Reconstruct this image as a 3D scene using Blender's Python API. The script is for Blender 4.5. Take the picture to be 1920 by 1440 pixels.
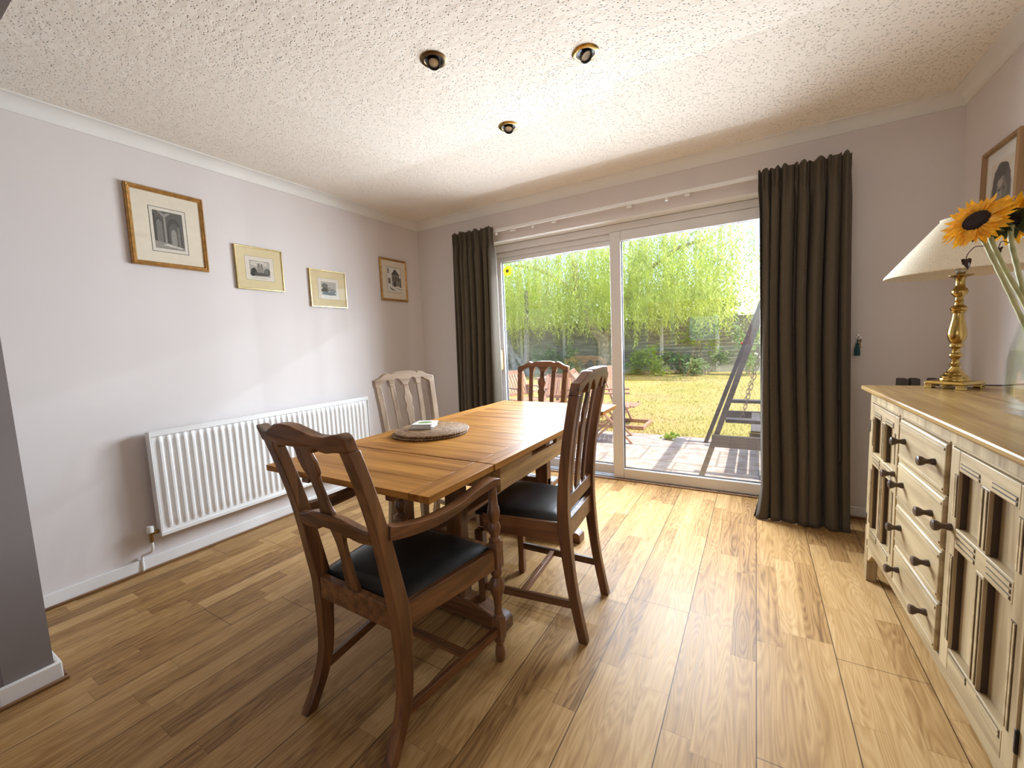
import bpy, bmesh, math, random
import numpy as np
from mathutils import Vector, Matrix
random.seed(7)
for o in list(bpy.data.objects): bpy.data.objects.remove(o)
SC = bpy.context.scene
COL = SC.collection
R = math.radians

# ------------------------------------------------------------------ camera
cam = bpy.data.cameras.new('camera'); cam.sensor_width = 36.0; cam.sensor_fit = 'HORIZONTAL'
cam.lens = 777.37 / 1920 * 36.0; cam.clip_start = 0.02; cam.clip_end = 300
cam_o = bpy.data.objects.new('camera', cam); COL.objects.link(cam_o)
cam_o.location = (2.9508, -3.2525, 1.1887); cam_o.rotation_euler = (1.4712, 0.0428, 0.5293)
SC.camera = cam_o

# ------------------------------------------------------------------ world, sun, daylight portals, exposure
W = bpy.data.worlds.new('sky'); SC.world = W; W.use_nodes = True
wn = W.node_tree.nodes; wl = W.node_tree.links
bg = wn['Background']; sky = wn.new('ShaderNodeTexSky'); sky.sky_type = 'NISHITA'
sky.sun_disc = False; sky.sun_elevation = R(60); sky.sun_rotation = R(90); sky.air_density = 1.0; sky.dust_density = 1.6
wl.new(sky.outputs[0], bg.inputs[0]); bg.inputs[1].default_value = 0.52
sun = bpy.data.lights.new('sun', 'SUN'); sun.energy = 8.0; sun.angle = R(0.6); sun.color = (1.0, 0.95, 0.86)
sun_o = bpy.data.objects.new('sun', sun); COL.objects.link(sun_o)
sun_o.rotation_euler = Vector((1.06, 0.02, 2.07)).to_track_quat('Z', 'Y').to_euler()
def portal(name, loc, rot, sx, sy):
    l = bpy.data.lights.new(name, 'AREA'); l.shape = 'RECTANGLE'; l.size = sx; l.size_y = sy
    l.cycles.is_portal = True
    o = bpy.data.objects.new(name, l); COL.objects.link(o); o.location = loc; o.rotation_euler = rot
portal('daylight_portal', (1.93, 0.31, 1.05), (R(-90), 0, 0), 2.5, 2.12)
portal('daylight_portal', (1.9, -7.22, 1.46), (R(90), 0, 0), 2.6, 1.2)
def door_daylight(total):
    # added spots outside the glass, standing in for a much brighter sky through the door
    nx, nz = 14, 7; l = bpy.data.lights.new('door_daylight', 'SPOT'); l.energy = total/(nx*nz); l.shadow_soft_size = 0.0
    l.spot_size = R(174); l.spot_blend = 1.0; l.color = DAYCOL
    for i in range(nx):
        for j in range(nz):
            o = bpy.data.objects.new('door_daylight', l); COL.objects.link(o)
            o.location = (0.98+1.94*(i+0.5*(j % 2))/(nx-0.5), 0.37, 1.15+0.87*j/(nz-1)); o.rotation_euler = (R(-63), 0, 0)   # spots tilted inward and down
DAYCOL = (0.80, 0.885, 1.0)
door_daylight(1140)
def street_daylight(total):
    # weaker added fill spots inside the front room's street window, behind the camera
    l = bpy.data.lights.new('street_daylight', 'SPOT'); l.energy = total/12; l.shadow_soft_size = 0.0; l.spot_size = R(150); l.spot_blend = 1.0; l.color = (0.90, 0.94, 1.0)
    for i in range(4):
        for j in range(3):
            o = bpy.data.objects.new('street_daylight', l); COL.objects.link(o); o.location = (0.9+0.66*i, -6.98, 1.05+0.42*j); o.rotation_euler = (R(90), 0, 0)
street_daylight(75)
vs = SC.view_settings
SC.display_settings.display_device = 'sRGB'
vs.view_transform = 'Standard'; vs.look = 'None'; vs.gamma = 1.0; vs.use_curve_mapping = False
vs.exposure = 0.0
cy = SC.cycles
cy.max_bounces = 10; cy.diffuse_bounces = 6; cy.glossy_bounces = 4; cy.transmission_bounces = 8; cy.transparent_max_bounces = 12
cy.use_denoising = True; cy.sample_clamp_indirect = 6.0; cy.caustics_reflective = False; cy.caustics_refractive = False
cy.blur_glossy = 0.5

# ------------------------------------------------------------------ mesh helpers
class MB:
    def __init__(s): s.v = []; s.f = []; s.m = []
    def add(s, vs, fs, mi=0):
        b = len(s.v); s.v += [tuple(map(float, v)) for v in vs]
        for f in fs: s.f.append([b + i for i in f]); s.m.append(mi)
        return s
    def box(s, x0, x1, y0, y1, z0, z1, mi=0):
        vs = [(x, y, z) for x in (x0, x1) for y in (y0, y1) for z in (z0, z1)]
        return s.add(vs, [(0,1,3,2),(4,6,7,5),(0,4,5,1),(2,3,7,6),(0,2,6,4),(1,5,7,3)], mi)
    def sweep(s, pts, sec, up=(0,0,1), mi=0):
        # rectangular section (w,d) per point; w along side = t x up, d along the other
        P = [Vector(p) for p in pts]; n = len(P); up = Vector(up); vs = []
        for i, p in enumerate(P):
            t = (P[min(i+1, n-1)] - P[max(i-1, 0)]).normalized()
            a = t.cross(up); 
            if a.length < 1e-4: a = t.cross(Vector((1, 0, 0)))
            a.normalize(); b = a.cross(t).normalized()
            w, d = sec[i] if isinstance(sec, list) else sec
            vs += [p + a*w/2 + b*d/2, p - a*w/2 + b*d/2, p - a*w/2 - b*d/2, p + a*w/2 - b*d/2]
        fs = [(0,1,2,3), tuple(4*(n-1)+i for i in (3,2,1,0))]
        for i in range(n-1):
            for k in range(4):
                k2 = (k+1) % 4; fs.append((4*i+k, 4*i+4+k, 4*i+4+k2, 4*i+k2))
        return s.add(vs, fs, mi)
    def post(s, zs, cx, cy, wx, wy, mi=0):
        # axis-aligned rectangular sections stacked in z
        n = len(zs); vs = []
        g = lambda q, i: q[i] if hasattr(q, '__len__') else q
        for i, z in enumerate(zs):
            x, y, a, b = g(cx,i), g(cy,i), g(wx,i)/2, g(wy,i)/2
            vs += [(x-a,y-b,z),(x+a,y-b,z),(x+a,y+b,z),(x-a,y+b,z)]
        fs = [(3,2,1,0), tuple(4*(n-1)+i for i in range(4))]
        for i in range(n-1):
            for k in range(4):
                k2 = (k+1) % 4; fs.append((4*i+k, 4*i+k2, 4*i+4+k2, 4*i+4+k))
        return s.add(vs, fs, mi)
    def tube(s, pts, r, n=10, mi=0, cap=True):
        P = [Vector(p) for p in pts]; m = len(P); vs = []; a = None
        for i, p in enumerate(P):
            t = (P[min(i+1, m-1)] - P[max(i-1, 0)]).normalized()
            if a is None: a = t.orthogonal().normalized()
            a = (a - t*a.dot(t)).normalized(); b = t.cross(a)
            rr = r[i] if hasattr(r, '__len__') else r
            vs += [p + a*rr*math.cos(2*math.pi*k/n) + b*rr*math.sin(2*math.pi*k/n) for k in range(n)]
        fs = []
        for i in range(m-1):
            for k in range(n):
                k2 = (k+1) % n; fs.append((i*n+k, i*n+k2, (i+1)*n+k2, (i+1)*n+k))
        if cap: fs += [tuple(reversed(range(n))), tuple((m-1)*n+k for k in range(n))]
        return s.add(vs, fs, mi)
    def lathe(s, prof, c=(0,0,0), n=24, mi=0, cap=True):
        m = len(prof); vs = []
        for r, z in prof:
            vs += [(c[0]+r*math.cos(2*math.pi*k/n), c[1]+r*math.sin(2*math.pi*k/n), c[2]+z) for k in range(n)]
        fs = []
        for i in range(m-1):
            for k in range(n):
                k2 = (k+1) % n; fs.append((i*n+k, i*n+k2, (i+1)*n+k2, (i+1)*n+k))
        if cap: fs += [tuple(reversed(range(n))), tuple((m-1)*n+k for k in range(n))]
        return s.add(vs, fs, mi)
    def prism(s, poly, fa, fb, mi=0):
        n = len(poly); vs = [fa(*p) for p in poly] + [fb(*p) for p in poly]
        fs = [tuple(range(n)), tuple(reversed(range(n, 2*n)))]
        for k in range(n):
            k2 = (k+1) % n; fs.append((k, n+k, n+k2, k2))
        return s.add(vs, fs, mi)
    def grid(s, fn, nu, nv, mi=0, closed=False):
        vs = [fn(i/nu, j/nv) for i in range(nu+1) for j in range(nv+1)]
        fs = [(i*(nv+1)+j, (i+1)*(nv+1)+j, (i+1)*(nv+1)+j+1, i*(nv+1)+j+1) for i in range(nu) for j in range(nv)]
        return s.add(vs, fs, mi)
    def xf(s, mat, start=0):
        for i in range(start, len(s.v)): s.v[i] = tuple(mat @ Vector(s.v[i]))
        return s
    def build(s, name, mat, parent=None, smooth=False, bevel=0, seg=2, solid=0, sub=0):
        me = bpy.data.meshes.new(name); me.from_pydata(s.v, [], s.f)
        ms = mat if isinstance(mat, (list, tuple)) else [mat]
        for q in ms: me.materials.append(q)
        if len(ms) > 1: me.polygons.foreach_set('material_index', s.m)
        bm = bmesh.new(); bm.from_mesh(me); bmesh.ops.recalc_face_normals(bm, faces=bm.faces); bm.to_mesh(me); bm.free()
        o = bpy.data.objects.new(name, me); COL.objects.link(o)
        if parent: o.parent = parent
        if smooth or bevel:
            me.polygons.foreach_set('use_smooth', [True]*len(me.polygons))
            try: me.set_sharp_from_angle(angle=R(38))
            except Exception: pass
        if solid:
            q = o.modifiers.new('solid', 'SOLIDIFY'); q.thickness = solid; q.offset = 0
        if bevel:
            q = o.modifiers.new('bevel', 'BEVEL'); q.width = bevel; q.segments = seg; q.limit_method = 'ANGLE'; q.angle_limit = R(40); q.harden_normals = False
        if sub:
            q = o.modifiers.new('sub', 'SUBSURF'); q.levels = sub; q.render_levels = sub
        me.update()
        return o
def tag(o, label=None, cat=None, group=None, kind=None):
    if label: o['label'] = label
    if cat: o['category'] = cat
    if group: o['group'] = group
    if kind: o['kind'] = kind
    return o
def thing(name, label, cat, loc=(0,0,0), rz=0, group=None):
    o = bpy.data.objects.new(name, None); COL.objects.link(o); o.location = loc; o.rotation_euler = (0,0,rz)
    o.empty_display_size = 0.1
    return tag(o, label, cat, group)
def copy_tree(o, parent=None):
    kids = list(o.children); c = o.copy(); COL.objects.link(c); c.parent = parent
    for k in kids: copy_tree(k, c)
    return c
def struct(o): o['kind'] = 'structure'; return o
def smoothcurve(pts, n=8):
    P = [np.array(p, float) for p in pts]; out = []
    for i in range(len(P)-1):
        p0 = P[max(i-1,0)]; p1 = P[i]; p2 = P[i+1]; p3 = P[min(i+2, len(P)-1)]
        for k in range(n):
            t = k/n
            out.append(0.5*((2*p1)+(p2-p0)*t+(2*p0-5*p1+4*p2-p3)*t*t+(3*p1-p0-3*p2+p3)*t**3))
    out.append(P[-1]); return [tuple(q) for q in out]

# ------------------------------------------------------------------ materials
def newmat(name):
    m = bpy.data.materials.new(name); m.use_nodes = True; nt = m.node_tree
    return m, nt.nodes, nt.links, nt.nodes['Principled BSDF']
def N(nodes, t, **kw):
    n = nodes.new(t)
    for k, v in kw.items():
        if k in ('op',): n.operation = v
        else: setattr(n, k, v)
    return n
def math_(nodes, links, op, a, b=None, c=None):
    n = nodes.new('ShaderNodeMath'); n.operation = op
    for i, x in enumerate((a, b, c)):
        if x is None: continue
        if isinstance(x, (int, float)): n.inputs[i].default_value = x
        else: links.new(x, n.inputs[i])
    return n.outputs[0]
def ramp(nodes, links, fac, stops):
    r = nodes.new('ShaderNodeValToRGB'); e = r.color_ramp.elements
    while len(e) > 1: e.remove(e[-1])
    e[0].position = stops[0][0]; e[0].color = (*stops[0][1], 1)
    for p, c in stops[1:]:
        q = e.new(p); q.color = (*c, 1)
    links.new(fac, r.inputs[0]); return r.outputs[0]
def bump(nodes, links, bsdf, h, strength=0.3, dist=0.01):
    b = nodes.new('ShaderNodeBump'); b.inputs['Strength'].default_value = strength; b.inputs['Distance'].default_value = dist
    links.new(h, b.inputs['Height']); links.new(b.outputs[0], bsdf.inputs['Normal'])
def plain(name, col, rough=0.6, metal=0, var=0.06, scale=30, bmp=0, spec=0.5, bscale=None, bdist=0.003):
    m, n, l, b = newmat(name)
    tc = n.new('ShaderNodeTexCoord'); no = n.new('ShaderNodeTexNoise'); no.inputs['Scale'].default_value = scale; no.inputs['Detail'].default_value = 4
    l.new(tc.outputs['Object'], no.inputs['Vector'])
    lo = tuple(max(0, c*(1-var)) for c in col); hi = tuple(min(1, c*(1+var)) for c in col)
    l.new(ramp(n, l, no.outputs[0], [(0.3, lo), (0.7, hi)]), b.inputs['Base Color'])
    b.inputs['Roughness'].default_value = rough; b.inputs['Metallic'].default_value = metal; b.inputs['Specular IOR Level'].default_value = spec
    if bmp:
        n2 = n.new('ShaderNodeTexNoise'); n2.inputs['Scale'].default_value = bscale or scale*4; n2.inputs['Detail'].default_value = 3
        l.new(tc.outputs['Object'], n2.inputs['Vector']); bump(n, l, b, n2.outputs[0], bmp, bdist)
    return m
def wood(name, dark, light, axis='z', rough=0.4, grain=1.0, spec=0.5, fine=14, bmp=0.15):
    m, n, l, b = newmat(name)
    tc = n.new('ShaderNodeTexCoord'); mp = n.new('ShaderNodeMapping')
    sc = {'x': (2.2, fine*3, fine*3), 'y': (fine*3, 2.2, fine*3), 'z': (fine*3, fine*3, 2.2)}[axis]
    mp.inputs['Scale'].default_value = sc; l.new(tc.outputs['Object'], mp.inputs[0])
    no = n.new('ShaderNodeTexNoise'); no.inputs['Scale'].default_value = 1.0; no.inputs['Detail'].default_value = 6; no.inputs['Distortion'].default_value = 0.6
    l.new(mp.outputs[0], no.inputs['Vector'])
    mp2 = n.new('ShaderNodeMapping'); mp2.inputs['Scale'].default_value = tuple(q*0.22 for q in sc); l.new(tc.outputs['Object'], mp2.inputs[0])
    n2 = n.new('ShaderNodeTexNoise'); n2.inputs['Scale'].default_value = 1.0; n2.inputs['Detail'].default_value = 3; n2.inputs['Distortion'].default_value = 1.5
    l.new(mp2.outputs[0], n2.inputs['Vector'])
    f = math_(n, l, 'ADD', math_(n, l, 'MULTIPLY', no.outputs[0], 0.62*grain), math_(n, l, 'MULTIPLY', n2.outputs[0], 0.45))
    l.new(ramp(n, l, f, [(0.36, dark), (0.66, light)]), b.inputs['Base Color'])
    b.inputs['Roughness'].default_value = rough; b.inputs['Specular IOR Level'].default_value = spec
    bump(n, l, b, no.outputs[0], bmp, 0.002)
    return m
def floor_mat():
    m, n, l, b = newmat('oak_strip_floor')
    tc = n.new('ShaderNodeTexCoord'); sp = n.new('ShaderNodeSeparateXYZ'); l.new(tc.outputs['Object'], sp.inputs[0])
    S, L = 0.0833, 0.62
    xs = math_(n, l, 'DIVIDE', math_(n, l, 'ADD', sp.outputs[0], 20 - 0.2267), S); row = math_(n, l, 'FLOOR', xs); fx = math_(n, l, 'FRACT', xs)
    w1 = n.new('ShaderNodeTexWhiteNoise'); w1.noise_dimensions = '1D'; l.new(row, w1.inputs['W'])
    ys = math_(n, l, 'ADD', math_(n, l, 'DIVIDE', sp.outputs[1], L), math_(n, l, 'MULTIPLY', w1.outputs[0], 13.0)); cl = math_(n, l, 'FLOOR', ys); fy = math_(n, l, 'FRACT', ys)
    cb = n.new('ShaderNodeCombineXYZ'); l.new(row, cb.inputs[0]); l.new(cl, cb.inputs[1])
    w2 = n.new('ShaderNodeTexWhiteNoise'); w2.noise_dimensions = '2D'; l.new(cb.outputs[0], w2.inputs['Vector']); rnd = w2.outputs[0]
    # grain
    gv = n.new('ShaderNodeCombineXYZ'); l.new(math_(n, l, 'MULTIPLY', sp.outputs[0], 58.0), gv.inputs[0]); l.new(math_(n, l, 'MULTIPLY', sp.outputs[1], 2.6), gv.inputs[1]); l.new(math_(n, l, 'MULTIPLY', rnd, 60.0), gv.inputs[2])
    g = n.new('ShaderNodeTexNoise'); g.inputs['Scale'].default_value = 1.0; g.inputs['Detail'].default_value = 7; g.inputs['Distortion'].default_value = 1.1; l.new(gv.outputs[0], g.inputs['Vector'])
    # cathedral figure
    wv = n.new('ShaderNodeCombineXYZ'); l.new(math_(n, l, 'MULTIPLY', sp.outputs[0], 14.0), wv.inputs[0]); l.new(math_(n, l, 'MULTIPLY', sp.outputs[1], 1.7), wv.inputs[1]); l.new(math_(n, l, 'MULTIPLY', rnd, 90.0), wv.inputs[2])
    nn = n.new('ShaderNodeTexNoise'); nn.inputs['Scale'].default_value = 1.0; nn.inputs['Detail'].default_value = 1; l.new(wv.outputs[0], nn.inputs['Vector'])
    rings = math_(n, l, 'ABSOLUTE', math_(n, l, 'SUBTRACT', math_(n, l, 'FRACT', math_(n, l, 'MULTIPLY', nn.outputs[0], 16.0)), 0.5))
    t = math_(n, l, 'ADD', math_(n, l, 'MULTIPLY', rnd, 0.30), math_(n, l, 'ADD', math_(n, l, 'MULTIPLY', g.outputs[0], 0.56), math_(n, l, 'MULTIPLY', rings, 0.32)))
    col = ramp(n, l, t, [(0.26, (0.190, 0.098, 0.036)), (0.40, (0.315, 0.172, 0.062)), (0.58, (0.430, 0.255, 0.100)), (0.82, (0.550, 0.360, 0.165))])
    # seams
    e1 = math_(n, l, 'LESS_THAN', math_(n, l, 'MINIMUM', fx, math_(n, l, 'SUBTRACT', 1.0, fx)), 0.010)
    bx = math_(n, l, 'FRACT', math_(n, l, 'DIVIDE', xs, 3.0)); e2 = math_(n, l, 'LESS_THAN', math_(n, l, 'MINIMUM', bx, math_(n, l, 'SUBTRACT', 1.0, bx)), 0.0075)
    e3 = math_(n, l, 'LESS_THAN', fy, 0.0032)
    brow = math_(n, l, 'FLOOR', math_(n, l, 'DIVIDE', xs, 3.0)); w3 = n.new('ShaderNodeTexWhiteNoise'); w3.noise_dimensions = '1D'; l.new(brow, w3.inputs['W'])
    by = math_(n, l, 'FRACT', math_(n, l, 'ADD', math_(n, l, 'DIVIDE', sp.outputs[1], 1.9), math_(n, l, 'MULTIPLY', w3.outputs[0], 7.0))); e4 = math_(n, l, 'LESS_THAN', by, 0.0016)
    seam = math_(n, l, 'MINIMUM', 1.0, math_(n, l, 'ADD', math_(n, l, 'ADD', math_(n, l, 'MULTIPLY', e1, 0.22), math_(n, l, 'MULTIPLY', e3, 0.3)), math_(n, l, 'ADD', math_(n, l, 'MULTIPLY', e2, 0.7), math_(n, l, 'MULTIPLY', e4, 0.7))))
    mx = n.new('ShaderNodeMix'); mx.data_type = 'RGBA'; l.new(seam, mx.inputs[0]); l.new(col, mx.inputs[6]); mx.inputs[7].default_value = (0.05, 0.022, 0.008, 1)
    l.new(mx.outputs[2], b.inputs['Base Color'])
    b.inputs['Roughness'].default_value = 0.33
    l.new(math_(n, l, 'ADD', 0.34, math_(n, l, 'MULTIPLY', g.outputs[0], 0.14)), b.inputs['Roughness'])
    b.inputs['Specular IOR Level'].default_value = 0.16
    hh = math_(n, l, 'SUBTRACT', math_(n, l, 'MULTIPLY', g.outputs[0], 0.35), seam); bump(n, l, b, hh, 0.25, 0.0012)
    return m
def ceiling_mat():
    m, n, l, b = newmat('stippled_ceiling')
    tc = n.new('ShaderNodeTexCoord')
    v = n.new('ShaderNodeTexVoronoi'); v.feature = 'F1'; v.inputs['Scale'].default_value = 84; v.inputs['Randomness'].default_value = 0.9
    ns = n.new('ShaderNodeTexNoise'); ns.inputs['Scale'].default_value = 30; ns.inputs['Detail'].default_value = 3; l.new(tc.outputs['Object'], ns.inputs['Vector'])
    mxv = n.new('ShaderNodeVectorMath'); mxv.operation = 'MULTIPLY_ADD'; l.new(ns.outputs['Color'], mxv.inputs[0]); mxv.inputs[1].default_value = (0.016, 0.016, 0.0); l.new(tc.outputs['Object'], mxv.inputs[2])
    fl = n.new('ShaderNodeVectorMath'); fl.operation = 'MULTIPLY'; l.new(mxv.outputs[0], fl.inputs[0]); fl.inputs[1].default_value = (1, 1, 0); l.new(fl.outputs[0], v.inputs['Vector'])
    mr = n.new('ShaderNodeMapRange'); mr.interpolation_type = 'SMOOTHSTEP'; l.new(v.outputs['Distance'], mr.inputs[0]); mr.inputs[1].default_value = 0.0; mr.inputs[2].default_value = 0.34
    h = math_(n, l, 'ADD', mr.outputs[0], math_(n, l, 'MULTIPLY', ns.outputs[0], 0.5))
    b.inputs['Base Color'].default_value = (0.86, 0.80, 0.705, 1); b.inputs['Roughness'].default_value = 0.9; b.inputs['Specular IOR Level'].default_value = 0.2
    bump(n, l, b, h, 1.0, 0.0068)
    return m
def glass_mat(name, refl=0.06, tint=(0.97, 0.98, 0.98)):
    m = bpy.data.materials.new(name); m.use_nodes = True; nt = m.node_tree; n = nt.nodes; l = nt.links
    n.remove(n['Principled BSDF'])
    t = n.new('ShaderNodeBsdfTransparent'); t.inputs[0].default_value = (*tint, 1)
    g = n.new('ShaderNodeBsdfGlossy'); g.inputs['Roughness'].default_value = 0.0; g.inputs[0].default_value = (1,1,1,1)
    f = n.new('ShaderNodeLayerWeight'); f.inputs[0].default_value = 0.5
    mx = n.new('ShaderNodeMixShader')
    mu = n.new('ShaderNodeMath'); mu.operation = 'MULTIPLY_ADD'; mu.use_clamp = True
    l.new(math_(n, l, 'POWER', f.outputs['Facing'], 5.0), mu.inputs[0]); mu.inputs[1].default_value = 0.75; mu.inputs[2].default_value = refl
    l.new(mu.outputs[0], mx.inputs[0]); l.new(t.outputs[0], mx.inputs[1]); l.new(g.outputs[0], mx.inputs[2])
    l.new(mx.outputs[0], n['Material Output'].inputs[0]); return m
def leaf_mat(name, c, rough=0.5, trans=0.4, var=0.35, scale=3):
    m, n, l, b = newmat(name)
    tc = n.new('ShaderNodeTexCoord'); no = n.new('ShaderNodeTexNoise'); no.inputs['Scale'].default_value = scale; no.inputs['Detail'].default_value = 6
    l.new(tc.outputs['Object'], no.inputs['Vector'])
    cc = ramp(n, l, no.outputs[0], [(0.3, tuple(x*(1-var) for x in c)), (0.7, tuple(min(1, x*(1+var)) for x in c))])
    l.new(cc, b.inputs['Base Color']); b.inputs['Roughness'].default_value = rough
    tr = n.new('ShaderNodeBsdfTranslucent'); l.new(cc, tr.inputs[0])
    mx = n.new('ShaderNodeMixShader'); mx.inputs[0].default_value = trans; l.new(b.outputs[0], mx.inputs[1]); l.new(tr.outputs[0], mx.inputs[2])
    l.new(mx.outputs[0], n['Material Output'].inputs[0]); return m
def slab_mat():
    m, n, l, b = newmat('paving_slabs')
    tc = n.new('ShaderNodeTexCoord'); br = n.new('ShaderNodeTexBrick'); l.new(tc.outputs['Object'], br.inputs['Vector'])
    br.inputs['Scale'].default_value = 1.0; br.inputs['Brick Width'].default_value = 0.75; br.inputs['Row Height'].default_value = 0.6; br.inputs['Mortar Size'].default_value = 0.012
    no = n.new('ShaderNodeTexNoise'); no.inputs['Scale'].default_value = 9; no.inputs['Detail'].default_value = 8; l.new(tc.outputs['Object'], no.inputs['Vector'])
    c1 = ramp(n, l, no.outputs[0], [(0.3, (0.24, 0.185, 0.155)), (0.5, (0.36, 0.305, 0.27)), (0.7, (0.45, 0.40, 0.36))])
    l.new(c1, br.inputs['Color1']); l.new(c1, br.inputs['Color2']); br.inputs['Mortar'].default_value = (0.21, 0.185, 0.155, 1)
    l.new(br.outputs[0], b.inputs['Base Color']); b.inputs['Roughness'].default_value = 0.85
    bump(n, l, b, no.outputs[0], 0.4, 0.01); return m
def lawn_mat():
    m, n, l, b = newmat('dry_lawn')
    tc = n.new('ShaderNodeTexCoord')
    no = n.new('ShaderNodeTexNoise'); no.inputs['Scale'].default_value = 0.9; no.inputs['Detail'].default_value = 5; l.new(tc.outputs['Object'], no.inputs['Vector'])
    n2 = n.new('ShaderNodeTexNoise'); n2.inputs['Scale'].default_value = 16; n2.inputs['Detail'].default_value = 8; n2.inputs['Roughness'].default_value = 0.75; l.new(tc.outputs['Object'], n2.inputs['Vector'])
    f = math_(n, l, 'ADD', math_(n, l, 'MULTIPLY', no.outputs[0], 0.6), math_(n, l, 'MULTIPLY', n2.outputs[0], 0.55))
    l.new(ramp(n, l, f, [(0.36, (0.17, 0.19, 0.03)), (0.48, (0.32, 0.28, 0.06)), (0.58, (0.40, 0.32, 0.10)), (0.74, (0.42, 0.27, 0.12))]), b.inputs['Base Color'])
    b.inputs['Roughness'].default_value = 0.9; bump(n, l, b, n2.outputs[0], 0.8, 0.03); return m
def brick_mat():
    m, n, l, b = newmat('red_brick'); tc = n.new('ShaderNodeTexCoord'); mp = n.new('ShaderNodeMapping'); mp.inputs['Rotation'].default_value = (R(90), 0, 0); l.new(tc.outputs['Object'], mp.inputs[0])
    br = n.new('ShaderNodeTexBrick'); l.new(mp.outputs[0], br.inputs['Vector']); br.inputs['Scale'].default_value = 4.4
    br.inputs['Color1'].default_value = (0.46, 0.15, 0.08, 1); br.inputs['Color2'].default_value = (0.36, 0.11, 0.06, 1); br.inputs['Mortar'].default_value = (0.5, 0.42, 0.36, 1)
    l.new(br.outputs[0], b.inputs['Base Color']); b.inputs['Roughness'].default_value = 0.9; return m
def cloth_mat(name, col, rough=0.9, sheen=0.2, bmp=0.25):
    m, n, l, b = newmat(name); tc = n.new('ShaderNodeTexCoord')
    mp = n.new('ShaderNodeMapping'); mp.inputs['Scale'].default_value = (500, 500, 90); l.new(tc.outputs['Object'], mp.inputs[0])
    no = n.new('ShaderNodeTexNoise'); no.inputs['Scale'].default_value = 1; no.inputs['Detail'].default_value = 2; l.new(mp.outputs[0], no.inputs['Vector'])
    l.new(ramp(n, l, no.outputs[0], [(0.3, tuple(c*0.8 for c in col)), (0.7, tuple(c*1.2 for c in col))]), b.inputs['Base Color'])
    b.inputs['Roughness'].default_value = rough; b.inputs['Sheen Weight'].default_value = sheen; bump(n, l, b, no.outputs[0], bmp, 0.001); return m
def coil_mat():
    # woven coil placemat: concentric cords with a twisted weave
    m, n, l, b = newmat('woven_rattan'); b.inputs['Specular IOR Level'].default_value = 0.2; tc = n.new('ShaderNodeTexCoord'); sp = n.new('ShaderNodeSeparateXYZ'); l.new(tc.outputs['Object'], sp.inputs[0])
    r = math_(n, l, 'SQRT', math_(n, l, 'ADD', math_(n, l, 'MULTIPLY', sp.outputs[0], sp.outputs[0]), math_(n, l, 'MULTIPLY', sp.outputs[1], sp.outputs[1])))
    a = math_(n, l, 'ARCTAN2', sp.outputs[1], sp.outputs[0])
    ring = math_(n, l, 'SINE', math_(n, l, 'MULTIPLY', r, 1150.0)); st = math_(n, l, 'SINE', math_(n, l, 'ADD', math_(n, l, 'MULTIPLY', a, 80.0), math_(n, l, 'MULTIPLY', r, 700.0)))
    h = math_(n, l, 'ADD', ring, math_(n, l, 'MULTIPLY', st, 0.6))
    no = n.new('ShaderNodeTexNoise'); no.inputs['Scale'].default_value = 60; l.new(tc.outputs['Object'], no.inputs['Vector'])
    f = math_(n, l, 'ADD', math_(n, l, 'MULTIPLY', h, 0.22), no.outputs[0])
    l.new(ramp(n, l, f, [(0.25, (0.085, 0.036, 0.014)), (0.5, (0.26, 0.145, 0.065)), (0.8, (0.46, 0.31, 0.17))]), b.inputs['Base Color'])
    b.inputs['Roughness'].default_value = 0.6; bump(n, l, b, h, 0.6, 0.002); return m
def ink_mat(name, g, var=0.35):
    m, n, l, b = newmat(name); tc = n.new('ShaderNodeTexCoord'); no = n.new('ShaderNodeTexNoise'); no.inputs['Scale'].default_value = 110; no.inputs['Detail'].default_value = 8; no.inputs['Roughness'].default_value = 0.8
    mp = n.new('ShaderNodeMapping'); mp.inputs['Scale'].default_value = (1.0, 1.0, 2.6); mp.inputs['Rotation'].default_value = (0, R(35), 0)
    l.new(tc.outputs['Object'], mp.inputs[0]); l.new(mp.outputs[0], no.inputs['Vector'])
    lo = tuple(x*(1-var) for x in g); hi = tuple(min(1, x*(1+var)) for x in g)
    l.new(ramp(n, l, no.outputs[0], [(0.38, lo), (0.62, hi)]), b.inputs['Base Color']); b.inputs['Roughness'].default_value = 0.8; return m

M = {}
M['floor'] = floor_mat(); M['ceiling'] = ceiling_mat()
M['wall'] = plain('taupe_wall_paint', (0.71, 0.655, 0.63), 0.92, 0, 0.015, 3, 0.06, 0.25, 380, 0.0015)
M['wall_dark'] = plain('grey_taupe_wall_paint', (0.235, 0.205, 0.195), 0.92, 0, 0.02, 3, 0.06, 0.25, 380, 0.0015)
M['white'] = plain('white_paint', (0.78, 0.76, 0.71), 0.55, 0, 0.02, 5)
M['gloss_white'] = plain('white_gloss', (0.80, 0.79, 0.77), 0.3, 0, 0.015, 5)
M['upvc'] = plain('white_plastic_frame', (0.72, 0.70, 0.69), 0.35, 0, 0.02, 6)
M['seal'] = plain('dark_rubber_seal', (0.03, 0.035, 0.05), 0.6)
M['alu'] = plain('aluminium_sill', (0.55, 0.57, 0.60), 0.35, 0.7, 0.05, 20)
M['beadwood'] = wood('oak_bead', (0.14, 0.065, 0.025), (0.27, 0.14, 0.06), 'y', 0.45)
M['glass'] = glass_mat('window_glass', 0.075); M['pic_glass'] = glass_mat('picture_glass', 0.05, (0.99, 0.99, 0.98))
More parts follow.
